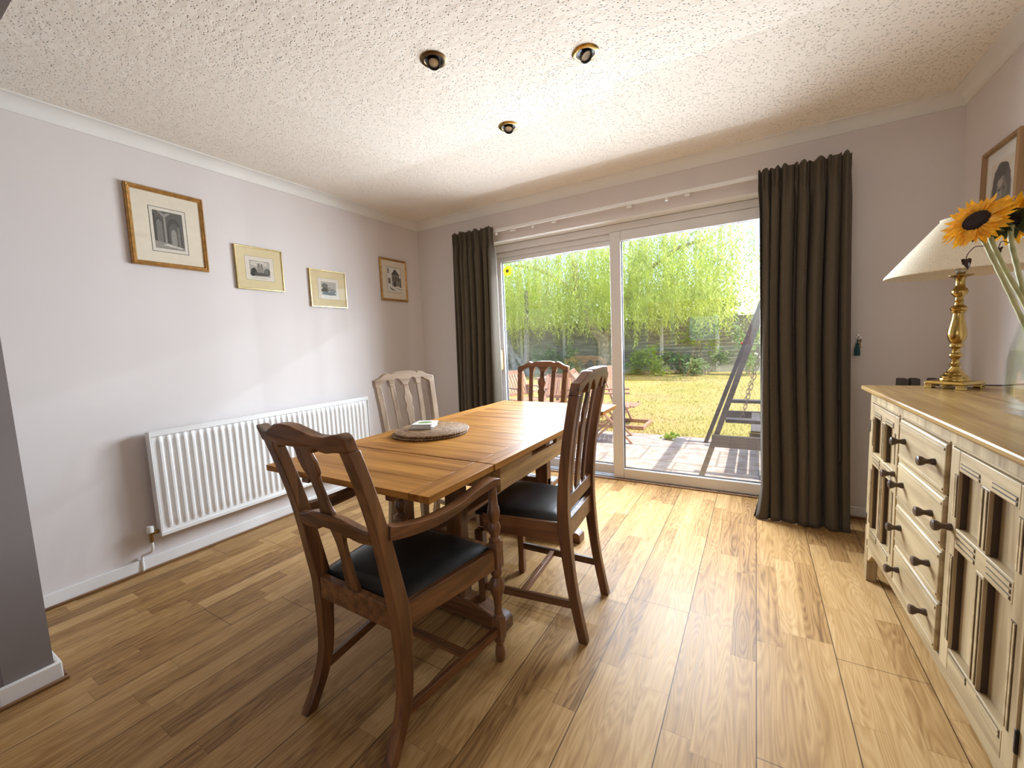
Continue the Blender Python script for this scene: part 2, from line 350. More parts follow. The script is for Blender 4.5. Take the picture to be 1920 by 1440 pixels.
for ax in 'xyz':
    M['top_'+ax] = wood('golden_oak_'+ax, (0.20, 0.075, 0.014), (0.50, 0.235, 0.052), ax, 0.44, 0.9, 0.10, 9, 0.05)
    M['oak_'+ax] = wood('brown_oak_'+ax, (0.040, 0.014, 0.005), (0.235, 0.102, 0.038), ax, 0.36, 1.0, 0.5, 12, 0.12)
    M['mid_'+ax] = wood('mid_oak_'+ax, (0.26, 0.14, 0.045), (0.58, 0.36, 0.14), ax, 0.38, 1.0, 0.3, 10, 0.08)
    M['grey_'+ax] = wood('weathered_oak_'+ax, (0.16, 0.095, 0.050), (0.40, 0.29, 0.19), ax, 0.45, 1.0, 0.4, 10, 0.12)  # paler version of the chair oak, with the door's light in its colour
    M['pale_'+ax] = wood('limed_oak_'+ax, (0.23, 0.150, 0.068), (0.53, 0.405, 0.225), ax, 0.5, 1.0, 0.4, 9, 0.12)
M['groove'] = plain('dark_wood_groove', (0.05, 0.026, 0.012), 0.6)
M['leather'] = plain('black_leather', (0.012, 0.011, 0.010), 0.36, 0, 0.3, 12, 0.12, 0.28, 160, 0.001)
M['dknob'] = wood('dark_turned_knob', (0.035, 0.018, 0.010), (0.095, 0.055, 0.032), 'z', 0.35)
M['iron'] = plain('dark_iron', (0.025, 0.022, 0.02), 0.5, 0.6)
M['brass'] = plain('polished_brass', (0.46, 0.31, 0.095), 0.2, 1.0, 0.08, 25)
M['dullbrass'] = plain('aged_brass', (0.30, 0.20, 0.075), 0.3, 1.0, 0.15, 25)
M['bronze'] = plain('dark_bronze', (0.13, 0.08, 0.035), 0.35, 1.0, 0.1, 25)
M['steel'] = plain('bright_steel', (0.7, 0.7, 0.68), 0.25, 1.0)
M['shade'] = cloth_mat('cream_linen_shade', (0.76, 0.67, 0.50), 0.9, 0.1, 0.05)
M['curtain'] = cloth_mat('olive_brown_cotton', (0.080, 0.061, 0.038), 0.85, 0.05)
M['gilt'] = plain('gilt_frame', (0.46, 0.25, 0.075), 0.35, 0.65, 0.25, 40, 0.2)
M['paleg'] = plain('pale_gold_frame', (0.62, 0.50, 0.24), 0.28, 0.8, 0.12, 40)
M['mount'] = plain('cream_mount', (0.78, 0.70, 0.56), 0.85, 0, 0.03, 30)
M['mounty'] = plain('buff_mount', (0.70, 0.58, 0.34), 0.85, 0, 0.03, 30)
M['paper'] = plain('print_paper', (0.74, 0.68, 0.58), 0.85, 0, 0.05, 40)
M['whitepaper'] = plain('white_paper', (0.80, 0.78, 0.74), 0.85, 0, 0.03, 40)
for i, g in enumerate([(0.03,0.028,0.025), (0.075,0.07,0.06), (0.15,0.14,0.12), (0.26,0.24,0.21), (0.42,0.39,0.34), (0.58,0.54,0.47)]):
    M['ink%d' % i] = ink_mat('engraving_ink_%d' % i, g)
INK = [M['ink%d' % i] for i in range(6)]
M['coil'] = coil_mat()
M['mat'] = plain('grey_doormat', (0.30, 0.36, 0.42), 0.95, 0, 0.4, 160, 0.5)
M['petal'] = leaf_mat('sunflower_petal', (0.86, 0.42, 0.012), 0.55, 0.3, 0.18, 60)
M['disc'] = plain('sunflower_disc', (0.022, 0.008, 0.005), 0.95, 0, 0.6, 300, 0.8)
M['stem'] = plain('pale_green_stem', (0.40, 0.38, 0.17), 0.55, 0, 0.2, 30)
M['sepal'] = leaf_mat('dark_green_leaf', (0.055, 0.065, 0.018), 0.6, 0.2, 0.3, 40)
M['dry'] = plain('withered_leaf', (0.06, 0.03, 0.02), 0.8)
M['willow'] = leaf_mat('willow_leaf', (0.62, 0.70, 0.20), 0.5, 0.62, 0.32, 2.2)
M['shrub'] = leaf_mat('shrub_leaf', (0.17, 0.30, 0.09), 0.5, 0.35, 0.4, 4)
M['shrub2'] = leaf_mat('yellow_green_leaf', (0.36, 0.47, 0.07), 0.5, 0.45, 0.35, 4)
M['shrub3'] = leaf_mat('pale_leaf', (0.32, 0.42, 0.18), 0.5, 0.4, 0.4, 4)
M['rose'] = plain('pink_petal', (0.70, 0.06, 0.15), 0.6)
M['whitepetal'] = plain('white_petal', (0.8, 0.8, 0.76), 0.6)
M['bark'] = plain('willow_bark', (0.42, 0.36, 0.28), 0.95, 0, 0.35, 9, 1.0, 0.2, 16, 0.06)
M['palebark'] = plain('pale_bark', (0.34, 0.33, 0.32), 0.95, 0, 0.25, 9, 0.8, 0.2, 14, 0.05)
M['fence'] = wood('weathered_fence', (0.15, 0.145, 0.115), (0.36, 0.35, 0.29), 'x', 0.9, 1.0, 0.2, 5)
M['concrete'] = plain('concrete_post', (0.52, 0.51, 0.49), 0.9, 0, 0.12, 12, 0.4)
M['teak'] = wood('teak', (0.33, 0.17, 0.11), (0.50, 0.29, 0.20), 'z', 0.6)
M['swing'] = wood('dark_stained_timber', (0.055, 0.045, 0.042), (0.13, 0.11, 0.105), 'x', 0.6)
M['slab'] = slab_mat(); M['lawn'] = lawn_mat(); M['brick'] = brick_mat()
M['rooftile'] = plain('roof_tile', (0.20, 0.09, 0.06), 0.9, 0, 0.3, 6)
M['grassblade'] = leaf_mat('grass_blade', (0.46, 0.40, 0.12), 0.7, 0.3, 0.25, 1.5)
M['chain'] = plain('chain_steel', (0.32, 0.24, 0.20), 0.5, 0.7)
M['water'] = glass_mat('water', 0.04, (0.95, 0.95, 0.90)); M['vase'] = glass_mat('vase_glass', 0.07, (0.96, 0.965, 0.95))
M['teal'] = plain('teal_tassel', (0.012, 0.075, 0.085), 0.7); M['card'] = plain('coaster_white', (0.82, 0.80, 0.76), 0.4)
M['book'] = plain('dark_box', (0.05, 0.045, 0.04), 0.7); M['handle'] = plain('pale_wood_handle', (0.55, 0.36, 0.15), 0.5)
M['decal'] = leaf_mat('yellow_decal', (0.95, 0.90, 0.15), 0.6, 0.85, 0.05, 40); M['decalc'] = plain('dark_decal', (0.16, 0.14, 0.08), 0.6)
M['lamp_glass'] = plain('lamp_lens', (0.75, 0.75, 0.72), 0.12, 0.3); M['black'] = plain('black_metal', (0.012, 0.010, 0.008), 0.5, 0.3)

# ------------------------------------------------------------------ the setting
H, WX, YF = 2.40, 3.896, -3.02          # ceiling height, room width, outer face of the front partition
YB = -7.05                              # far wall of the adjoining front room
struct(MB().box(-1.2, 5.2, YB-0.1, 0.13, -0.12, 0.0).build('floor', M['floor']))
struct(MB().box(-1.4, 5.4, YB-0.2, 0.32, H, H+0.25).build('ceiling', M['ceiling']))
struct(MB().box(-0.2, 0.0, YF, 0.32, -0.12, H).build('wall_left', M['wall']))
struct(MB().box(WX, WX+0.2, YF, 0.32, -0.12, H).build('wall_right', M['wall']))
DX0, DX1, DZ = 0.76, 3.14, 2.098        # door opening
wb = MB().box(0, DX0, 0, 0.30, -0.12, H).box(DX1, WX, 0, 0.30, -0.12, H).box(DX0, DX1, 0, 0.30, DZ, H)
struct(wb.build('wall_back', M['wall']))
# white plaster lining of the reveal
struct(MB().box(DX0, DX1, 0.002, 0.13, DZ-0.006, DZ).box(DX0, DX0+0.006, 0.002, 0.13, 0, DZ-0.006).box(DX1-0.006, DX1, 0.002, 0.13, 0, DZ-0.006).build('trim_1', M['white']))
# partition with a wide opening between this room and the front room
PX = 0.70
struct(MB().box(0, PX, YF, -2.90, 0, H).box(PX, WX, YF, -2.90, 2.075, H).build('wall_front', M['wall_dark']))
struct(MB().box(-1.2, -1.0, YB, YF, -0.12, H).box(-1.2, 0, YF-0.1, YF, 0, H).build('wall_west', M['wall']))
struct(MB().box(5.0, 5.2, YB, YF, -0.12, H).box(WX, 5.0, YF-0.1, YF, 0, H).build('wall_east', M['wall']))
FX0, FX1, FZ0, FZ1 = 0.55, 3.25, 0.85, 2.08
struct(MB().box(-1.2, FX0, YB-0.15, YB, -0.12, H).box(FX1, 5.2, YB-0.15, YB, -0.12, H).box(FX0, FX1, YB-0.15, YB, -0.12, FZ0).box(FX0, FX1, YB-0.15, YB, FZ1, H).build('wall_street', M['wall']))
w1 = MB()
w1.box(FX0, FX1, YB-0.1, YB-0.04, FZ0, FZ0+0.07).box(FX0, FX1, YB-0.1, YB-0.04, FZ1-0.07, FZ1)
for x in (FX0, FX0+0.62, FX1-0.69, FX1-0.07): w1.box(x, x+0.07, YB-0.1, YB-0.04, FZ0+0.07, FZ1-0.07)
win = struct(w1.build('window_1', M['upvc'], bevel=0.006))
MB().box(FX0+0.07, FX1-0.07, YB-0.072, YB-0.068, FZ0+0.07, FZ1-0.07).build('pane', M['glass'], win)
# coving: concave quarter profile run round the room
def cove(name, pts, cx=0.0706, ch=0.0645):
    # pts: list of (wall point, inward dir) along one wall with mitres already applied
    mb = MB(); prof = []
    prof.append((0.0, -ch-0.001)); prof.append((0.006, -ch))
    for k in range(9):
        a = k/8*math.pi/2; prof.append((cx-(cx-0.008)*math.cos(a), -ch+(ch-0.008)*math.sin(a)*1.0 + 0.0))
    prof = [(0.0, -ch)] + [(0.007, -ch)] + [(0.007+(cx-0.014)*(1-math.cos(k/8*math.pi/2)), -ch+(ch-0.007)*math.sin(k/8*math.pi/2)) for k in range(9)] + [(cx, -0.007), (cx, 0.0), (0, 0)]
    return prof
cp = cove('c', [])
def run_cove(name, f0, f1):
    mb = MB(); n = len(cp); vs = [f0(d, z) for d, z in cp] + [f1(d, z) for d, z in cp]
    fs = [(k, (k+1) % n, n+(k+1) % n, n+k) for k in range(n)]
    mb.add(vs, fs); return struct(mb.build(name, M['white'], smooth=True))
run_cove('trim_2', lambda d, z: (d, -2.90+d, H+z), lambda d, z: (d, -d, H+z))
run_cove('trim_3', lambda d, z: (d, -d, H+z), lambda d, z: (WX-d, -d, H+z))
run_cove('trim_4', lambda d, z: (WX-d, -d, H+z), lambda d, z: (WX-d, -2.90+d, H+z))
# skirting boards with an oak bead along the floor
def skirt(name, x0, x1, y0, y1, bx):
    s = struct(MB().box(x0, x1, y0, y1, 0, 0.072).build(name, M['gloss_white'], bevel=0.005))
    b = MB().box(*bx, 0.0005, 0.013).build('oak_bead', M['beadwood'], s, bevel=0.004)
    return s
skirt('baseboard_left', 0, 0.016, -2.90, 0.0, (0.016, 0.030, -2.90, 0.0))
skirt('baseboard_back', 0.016, DX0-0.01, -0.016, 0.0, (0.03, DX0-0.01, -0.030, -0.016))
skirt('baseboard_corner', DX1+0.01, WX, -0.016, 0.0, (DX1+0.01, WX, -0.030, -0.016))
skirt('baseboard_right', WX-0.016, WX, -2.90, -0.016, (WX-0.030, WX-0.016, -2.9, -0.03))
skirt('baseboard_front', PX, PX+0.018, YF-0.018, -2.882, (PX+0.018, PX+0.032, YF-0.03, -2.87))
skirt('baseboard_partition', 0.03, PX, -2.90, -2.882, (0.03, PX, -2.882, -2.87))

# sliding patio door
fr = MB()
FY0, FY1 = 0.13, 0.225
fr.box(DX0, DX0+0.05, FY0, FY1, 0.0, DZ-0.006).box(DX1-0.05, DX1, FY0, FY1, 0.0, DZ-0.006).box(DX0+0.05, DX1-0.05, FY0, FY1, 2.035, DZ-0.006)
fr.box(DX0+0.05, DX1-0.05, FY0+0.045, FY1, 1.985, 2.035)
door = struct(fr.build('door_1', M['upvc'], bevel=0.006))
sl = MB().box(DX0, DX1, FY0-0.012, FY1+0.06, -0.12, 0.008).box(DX0+0.05, 1.92, FY0+0.008, FY0+0.030, 0.008, 0.02).build('sill', M['alu'], door, bevel=0.003)
struct(MB().box(DX0, DX1, FY0-0.034, FY0-0.012, 0.0005, 0.010).build('trim_5', M['beadwood'], bevel=0.003))
def sash(x0, x1, y0, y1, z0, z1, l, r, t, b):
    s = MB().box(x0, x0+l, y0, y1, z0, z1).box(x1-r, x1, y0, y1, z0, z1).box(x0+l, x1-r, y0, y1, z1-t, z1).box(x0+l, x1-r, y0, y1, z0, z0+b).build('sash', M['upvc'], door, bevel=0.005)
    gx0, gx1, gz0, gz1 = x0+l, x1-r, z0+b, z1-t; ym = (y0+y1)/2
    g = MB()
    for a in ((gx0, gx0+0.008, gz0, gz1), (gx1-0.008, gx1, gz0, gz1), (gx0+0.008, gx1-0.008, gz0, gz0+0.008), (gx0+0.008, gx1-0.008, gz1-0.003, gz1)): g.box(a[0], a[1], ym+0.001, y1-0.006, a[2], a[3])
    g.build('seal', M['seal'], s)
    MB().box(gx0+0.001, gx1-0.001, ym-0.003, ym, gz0+0.001, gz1-0.001).build('pane', M['glass'], s)
    return s
sash(1.920, DX1-0.05, FY0, FY0+0.042, 0.010, 2.034, 0.088, 0.085, 0.078, 0.086)
s2 = sash(DX0+0.051, 2.00, FY0+0.048, FY0+0.090, 0.022, 1.984, 0.045, 0.075, 0.040, 0.082)
hd = MB().box(0.815, 0.838, FY0+0.012, FY0+0.047, 0.93, 1.12).build('handle', M['handle'], s2, bevel=0.006)

# ------------------------------------------------------------------ curtain rail and curtains
rail = MB().box(0.50, 3.42, -0.078, -0.058, 2.158, 2.182).build('rail', M['gloss_white'], None, bevel=0.003)
rt = thing('curtain_rail', 'white curtain rail running above the patio door', 'curtain rail', (0, 0, 0)); rail.parent = rt
for x in (1.13, 1.52, 2.13, 2.53, 0.7, 3.2):
    MB().box(x-0.012, x+0.012, -0.056, -0.001, 2.150, 2.186).box(x-0.016, x+0.016, -0.064, -0.056, 2.14, 2.157).build('bracket', M['gloss_white'], rt, bevel=0.002)
for x in (0.975, 1.335, 2.395):
    MB().lathe([(0.0, -0.0), (0.010, 0.003), (0.012, 0.012), (0.006, 0.022), (0.004, 0.0265)], (x, -0.068, 2.131), 10).build('glider', M['gloss_white'], rt, smooth=True)
def curtain(label, x0t, x1t, x0b, x1b, folds, yb0, flare, seed, ztop=2.205, lean=0.0):
    rnd = random.Random(seed); ph = [rnd.uniform(-0.5, 0.5) for _ in range(40)]; am = [rnd.uniform(0.65, 1.25) for _ in range(40)]
    zb = 0.006
    wx = [0.0]
    for i in range(folds): wx.append(wx[-1]+rnd.uniform(0.6, 1.5))
    wx = [q/wx[-1]*folds for q in wx]
    def fn(u, v):
        z = ztop - (ztop-zb)*v
        x0 = x0t + (x0b-x0t)*v; x1 = x1t + (x1b-x1t)*v
        uu = u + 0.018*math.sin(2.3*v*3+seed)*math.sin(math.pi*u)
        k = float(np.interp(uu*folds, range(folds+1), wx)); k = min(k, folds-1e-6); i = int(k); ff = k - i
        a = am[i]*(1-ff) + am[i+1]*ff; p = ph[i]*(1-ff) + ph[i+1]*ff
        w = math.sin(2*math.pi*k + p*1.3 + 0.6*math.sin(2.2*v+seed+i*1.7))
        w = math.copysign(abs(w)**0.75, w)
        w2 = math.sin(2*math.pi*k*3.1 + 3*p)
        head = (ztop - z) / 0.100
        full = 0.040*a
        if head < 0.85: amp = 0.018*a; rip = 0.010
        elif head < 1.15: t_ = (head-0.85)/0.30; amp = 0.010*a + 0.010*a*abs(t_-0.5); rip = 0.008
        elif head < 2.5: amp = (0.012*(2.5-head)/1.35)*a + full*(head-1.15)/1.35; rip = 0.006
        else: amp = full; rip = 0.004
        amp *= 1 + 0.35*v
        y = -0.102 + yb0*v**2.2 + amp*w + rip*w2 - 0.03*v
        if v > 0.93: y -= flare*((v-0.93)/0.07)**1.6*(0.6+0.4*w)
        x = x0 + (x1-x0)*u + 0.30*amp*math.cos(2*math.pi*k+p)
        if v > 0.90 and u < 0.16: x -= 0.045*((v-0.90)/0.10)**1.5*(1-u/0.16)
        if head < 0.3: z += 0.014*math.sin(2*math.pi*k*1.7+p)*(0.3-head)/0.3*0.6 - 0.004
        if y > -0.040: y = -0.040 + 0.15*(y+0.040)
        if z > 2.1: y = min(y, -0.084)
        return (x, y, z)
    mb = MB().grid(fn, folds*22, 80)
    o = mb.build('curtain', M['curtain'], None, smooth=True, solid=0.003)
    for mdl in o.modifiers: pass
    return tag(o, label, 'curtain', 'curtains at the patio door')
curtain('dark olive brown curtain at the left side of the door, beyond the table', 0.520, 0.955, 0.54, 0.97, 7, -0.02, 0.03, 3)
curtain('dark olive brown curtain on the right of the door, its hem spilling on the floor', 2.945, 3.405, 2.985, 3.425, 7, -0.10, 0.06, 11, 2.195)

# ------------------------------------------------------------------ recessed ceiling spots
def downlight(label, x, y, tx, ty, m):
    m2 = M['black']
    t = thing('ceiling_spotlight', label, 'ceiling light', (x, y, H), 0, 'recessed brass ceiling spotlights')
    MB().lathe([(0.0385, 0.0), (0.0385, -0.0035), (0.041, -0.0062), (0.052, -0.0058), (0.0575, -0.0015), (0.0575, 0.0)], (0,0,0), 44, cap=False).build('rim', m, t, smooth=True)
    MB().add([(0.0384*math.cos(2*math.pi*k/32), 0.0384*math.sin(2*math.pi*k/32), -0.0008) for k in range(32)], [tuple(range(32))]).lathe([(0.0384, -0.0008), (0.0384, -0.0034), (0.034, -0.0030), (0.034, -0.0009)], (0,0,0), 32, cap=False).build('recess', m2, t)
    q = Vector((tx, ty, -1.0)).normalized().to_track_quat('-Z', 'Y').to_matrix().to_4x4()
    mt_ = Matrix.Translation((0, 0, -0.0095)) @ q
    cup = MB().lathe([(0.0265, 0.004), (0.0275, -0.008), (0.0265, -0.0125), (0.0235, -0.0130), (0.0215, -0.009), (0.0205, -0.003)], (0,0,0), 32, cap=False).xf(mt_).build('cup', m2, t, smooth=True)
    MB().lathe([(0.0, -0.0062), (0.012, -0.0058), (0.0212, -0.0035)], (0,0,0), 24, cap=False).xf(mt_).build('lens', M['lamp_glass'], cup, smooth=True)
    return t
downlight('dark bronze ceiling spotlight, the left of the front pair', 1.751, -1.76, 0.25, -0.45, M['bronze'])
downlight('bright brass ceiling spotlight with its lamp tilted, right of the front pair', 2.309, -1.433, 0.55, -0.25, M['brass'])
downlight('small brass ceiling spotlight nearest the patio door', 1.733, -1.105, 0.12, -0.40, M['brass'])

# ------------------------------------------------------------------ radiator
rd = thing('radiator', 'long white panel radiator under the row of pictures', 'radiator', (0.0, -1.595, 0.0), 0)
RL, RZ0, RZ1 = 0.745, 0.190, 0.785
nfl = 37; pitch = (2*RL-0.05)/nfl
def rad_front(u, v):
    k = u*nfl; f = k-int(k) if u < 1 else 0.0
    y = -RL+0.025 + (2*RL-0.05)*u
    z = RZ0+0.035 + (RZ1-0.065-RZ0)*v
    bulge = 0.5-0.5*math.cos(2*math.pi*f); bulge = min(1, max(0, (bulge-0.15)/0.6))
    e = min(v, 1-v); e = min(1, e/0.05)
    return (0.085+0.011*bulge*e, y, z)
m = MB().grid(rad_front, nfl*8, 24)
m.box(0.045, 0.0852, -RL+0.008, RL-0.008, RZ0+0.002, RZ1-0.018)
m.build('panel', M['gloss_white'], rd, smooth=True)
MB().box(0.043, 0.092, -RL, RL, RZ1-0.030, RZ1-0.022).box(0.043, 0.092, -RL, RL, RZ1-0.012, RZ1).box(0.088, 0.094, -RL, RL, RZ1-0.03, RZ1).box(0.043, 0.049, -RL, RL, RZ1-0.03, RZ1).build('top_grille', M['gloss_white'], rd, bevel=0.002)
for s in (-1, 1): MB().box(0.045, 0.094, s*RL-0.004, s*RL+0.004, RZ0, RZ1-0.002).build('side_panel', M['gloss_white'], rd, bevel=0.003)
MB().box(0.083, 0.094, -RL, RL, RZ0, RZ0+0.022).build('bottom_edge', M['gloss_white'], rd, bevel=0.003)
for s in (-0.55, 0.55): MB().box(0.001, 0.045, s-0.02, s+0.02, RZ0+0.05, RZ1-0.06).build('bracket', M['gloss_white'], rd)
vl = MB().tube([(0.065, -RL-0.002, RZ0+0.03), (0.065, -RL-0.045, RZ0+0.03)], 0.011, 12).tube([(0.065, -RL-0.04, RZ0+0.035), (0.065, -RL-0.04, RZ0-0.02)], 0.010, 12).build('valve', M['dullbrass'], rd, smooth=True)
MB().lathe([(0.0, 0.0), (0.016, 0.0), (0.018, 0.02), (0.015, 0.036), (0.0, 0.038)], (0.065, -RL-0.04, RZ0+0.036), 14, cap=False).build('valve_cap', M['gloss_white'], vl, smooth=True)
MB().tube(smoothcurve([(0.065, -RL-0.04, RZ0-0.02), (0.063, -RL-0.04, 0.13), (0.05, -RL-0.05, 0.11), (0.028, -RL-0.07, 0.10), (0.0165, -RL-0.075, 0.09), (0.018, -RL-0.078, 0.05), (0.022, -RL-0.078, 0.001)]), 0.007, 10).build('pipe', M['gloss_white'], rd, smooth=True)

# ------------------------------------------------------------------ framed pictures
def frame_ring(w, h, prof):
    # prof: (inset, front offset); local X right, Z up, -Y to the viewer
    mb = MB(); n = len(prof); vs = []
    for cx, cz in ((-1,-1), (1,-1), (1,1), (-1,1)):
        for i, d in prof: vs.append((cx*(w/2-i), -d, cz*(h/2-i)))
    fs = []
    for c in range(4):
        c2 = (c+1) % 4
        for k in range(n):
            k2 = (k+1) % n; fs.append((c*n+k, c2*n+k, c2*n+k2, c*n+k2))
    return mb.add(vs, fs)
def picture(label, loc, rz, w, h, fw, fdepth, fmat, mmat, win, art, lines, group=None, tilt=0, name='framed_picture', art_mats=None, double=True, cat='picture'):
    t = thing(name, label, cat, loc, rz, group); t.rotation_euler = (0, tilt, rz)
    d = fdepth
    if double: prof = [(0, 0.0), (0, d*0.62), (fw*0.12, d*0.86), (fw*0.34, d), (fw*0.52, d*0.72), (fw*0.60, d*0.80), (fw*0.80, d*0.62), (fw, d*0.45), (fw, 0.0)]
    else: prof = [(0, 0.0), (0, d*0.9), (fw*0.2, d), (fw*0.8, d), (fw, d*0.8), (fw, 0.0)]
    frame_ring(w, h, prof).build('frame', fmat, t, bevel=0.0008, seg=1)
    iw, ih = w/2-fw+0.002, h/2-fw+0.002
    MB().box(-iw, iw, -0.010, -0.004, -ih, ih).build('mount', mmat, t)
    pr = MB(); x0, x1, z0, z1 = win
    mats = [M['paper']] + INK + [M['whitepaper']]
    pr.add([(x0, -0.0104, z0), (x1, -0.0104, z0), (x1, -0.0104, z1), (x0, -0.0104, z1)], [(0,1,2,3)], 0)
    for inset, th, mi in lines:
        a0, a1, b0, b1 = x0+inset, x1-inset, z0+inset, z1-inset
        for q in ((a0, a1, b0, b0+th), (a0, a1, b1-th, b1), (a0, a0+th, b0, b1), (a1-th, a1, b0, b1)):
            pr.add([(q[0], -0.0106, q[2]), (q[1], -0.0106, q[2]), (q[1], -0.0106, q[3]), (q[0], -0.0106, q[3])], [(0,1,2,3)], mi)
    layer = 0
    for poly, mi in art:
        layer += 1; y = -0.0107 - layer*0.00004
        pr.add([(x0+(x1-x0)*u, y, z0+(z1-z0)*v) for u, v in poly], [tuple(range(len(poly)))], mi)
    pr.build('print', mats, t)
    MB().add([(-iw, -d*0.44-0.004, -ih), (iw, -d*0.44-0.004, -ih), (iw, -d*0.44-0.004, ih), (-iw, -d*0.44-0.004, ih)], [(0,1,2,3)]).build('glass', M['pic_glass'], t)
    return t
def rect(a, b, c, d): return [(a, c), (b, c), (b, d), (a, d)]
def arch(x0, x1, zb, zs, k=10):
    p = [(x0, zb), (x1, zb), (x1, zs)]; r = (x1-x0)/2; cx = (x0+x1)/2
    for i in range(1, k): a = math.pi*i/k; p.append((cx+r*math.cos(a), zs+1.35*r*math.sin(a)))
    return p + [(x0, zs)]
def blob(cx, cz, rx, rz, n=16, j=0.15, seed=1):
    q = random.Random(seed); return [(cx+rx*math.cos(2*math.pi*k/n)*(1+q.uniform(-j, j)), cz+rz*math.sin(2*math.pi*k/n)*(1+q.uniform(-j, j))) for k in range(n)]
# cloister interior with vaults
I = (0.10, 0.90, 0.10, 0.90)
a1 = [(rect(0.10, 0.90, 0.08, 0.92), 2), (arch(0.14, 0.36, 0.2, 0.62), 1), (arch(0.17, 0.33, 0.22, 0.62), 3), (arch(0.44, 0.84, 0.2, 0.52), 1), (arch(0.50, 0.78, 0.2, 0.50), 2),
      (rect(0.36, 0.43, 0.16, 0.80), 4), (rect(0.355, 0.375, 0.16, 0.80), 2), ([(0.36, 0.80), (0.43, 0.80), (0.60, 0.90), (0.56, 0.92), (0.40, 0.86), (0.26, 0.92), (0.22, 0.90)], 4),
      (arch(0.55, 0.70, 0.18, 0.44), 4), (rect(0.74, 0.80, 0.16, 0.62), 3), (rect(0.10, 0.15, 0.1, 0.85), 1), ([(0.10, 0.08), (0.90, 0.08), (0.90, 0.14), (0.40, 0.22), (0.10, 0.24)], 4), ([(0.30, 0.16), (0.80, 0.11), (0.86, 0.14), (0.42, 0.20)], 6),
      ([(0.46, 0.92), (0.86, 0.92), (0.9, 0.7), (0.80, 0.80), (0.64, 0.86)], 2)]
a1 = a1[:1] + a1[1:]
picture('largest gilt framed engraving of a vaulted cloister on the left wall', (0.0005, -2.102, 1.923), R(90), 0.372, 0.435, 0.026, 0.024, M['gilt'], M['mount'], (-0.088, 0.088, -0.132, 0.118), a1, [(0.0, 0.003, 1)], 'framed engravings on the left wall', R(0.4))
a2 = [(rect(0.14, 0.86, 0.16, 0.84), 5), (blob(0.5, 0.70, 0.30, 0.12, 14, 0.2, 3), 6), (rect(0.42, 0.50, 0.38, 0.72), 3), (rect(0.53, 0.60, 0.38, 0.70), 3), (rect(0.40, 0.63, 0.34, 0.56), 4), (blob(0.28, 0.36, 0.12, 0.16, 14, 0.2, 4), 1), (blob(0.74, 0.36, 0.11, 0.17, 14, 0.2, 5), 2), (blob(0.50, 0.26, 0.33, 0.07, 18, 0.2, 6), 2), (rect(0.66, 0.78, 0.3, 0.5), 3), (blob(0.24, 0.24, 0.09, 0.07, 12, 0.2, 8), 1), (rect(0.28, 0.72, 0.08, 0.10), 5)]
picture('pale gold framed landscape engraving of a twin towered abbey', (0.0005, -1.601, 1.764), R(90), 0.318, 0.287, 0.009, 0.016, M['paleg'], M['mounty'], (-0.098, 0.092, -0.078, 0.080), a2, [(0.0, 0.0014, 3), (0.012, 0.0008, 4)], 'framed engravings on the left wall', 0, double=False)
a3 = [(rect(0.14, 0.86, 0.18, 0.84), 5), (blob(0.32, 0.62, 0.15, 0.16, 14, 0.2, 13), 3), (blob(0.34, 0.42, 0.20, 0.12, 14, 0.2, 14), 2), (blob(0.68, 0.40, 0.16, 0.10, 14, 0.2, 15), 3), (blob(0.5, 0.27, 0.33, 0.07, 16, 0.2, 16), 2), (rect(0.44, 0.58, 0.42, 0.58), 4), (rect(0.3, 0.7, 0.09, 0.11), 5)]
picture('small pale gold framed river engraving reflecting the window', (0.0005, -1.078, 1.674), R(90), 0.325, 0.290, 0.009, 0.016, M['paleg'], M['mounty'], (-0.094, 0.094, -0.080, 0.082), a3, [(0.0, 0.0014, 3), (0.012, 0.0008, 4)], 'framed engravings on the left wall', R(0.3), double=False)
a4 = [(rect(0.04, 0.96, 0.03, 0.97), 7), (rect(0.34, 0.86, 0.26, 0.72), 4), ([(0.30, 0.70), (0.58, 0.94), (0.90, 0.70)], 2), (rect(0.52, 0.66, 0.70, 0.90), 2), (rect(0.40, 0.50, 0.46, 0.64), 2), (rect(0.58, 0.68, 0.46, 0.64), 2), (rect(0.74, 0.82, 0.44, 0.62), 2), (arch(0.46, 0.60, 0.24, 0.36), 1), (rect(0.08, 0.24, 0.34, 0.56), 3), (rect(0.08, 0.16, 0.74, 0.94), 3), (rect(0.86, 0.96, 0.22, 0.6), 3), ([(0.10, 0.22), (0.30, 0.18), (0.60, 0.06), (0.30, 0.08)], 4), ([(0.45, 0.22), (0.92, 0.10), (0.92, 0.16)], 5)]
picture('upright gilt framed drawing of an old house near the corner', (0.0005, -0.368, 1.818), R(90), 0.330, 0.388, 0.022, 0.020, M['gilt'], M['mount'], (-0.090, 0.090, -0.115, 0.118), a4, [(0.0, 0.002, 1)], 'framed engravings on the left wall')
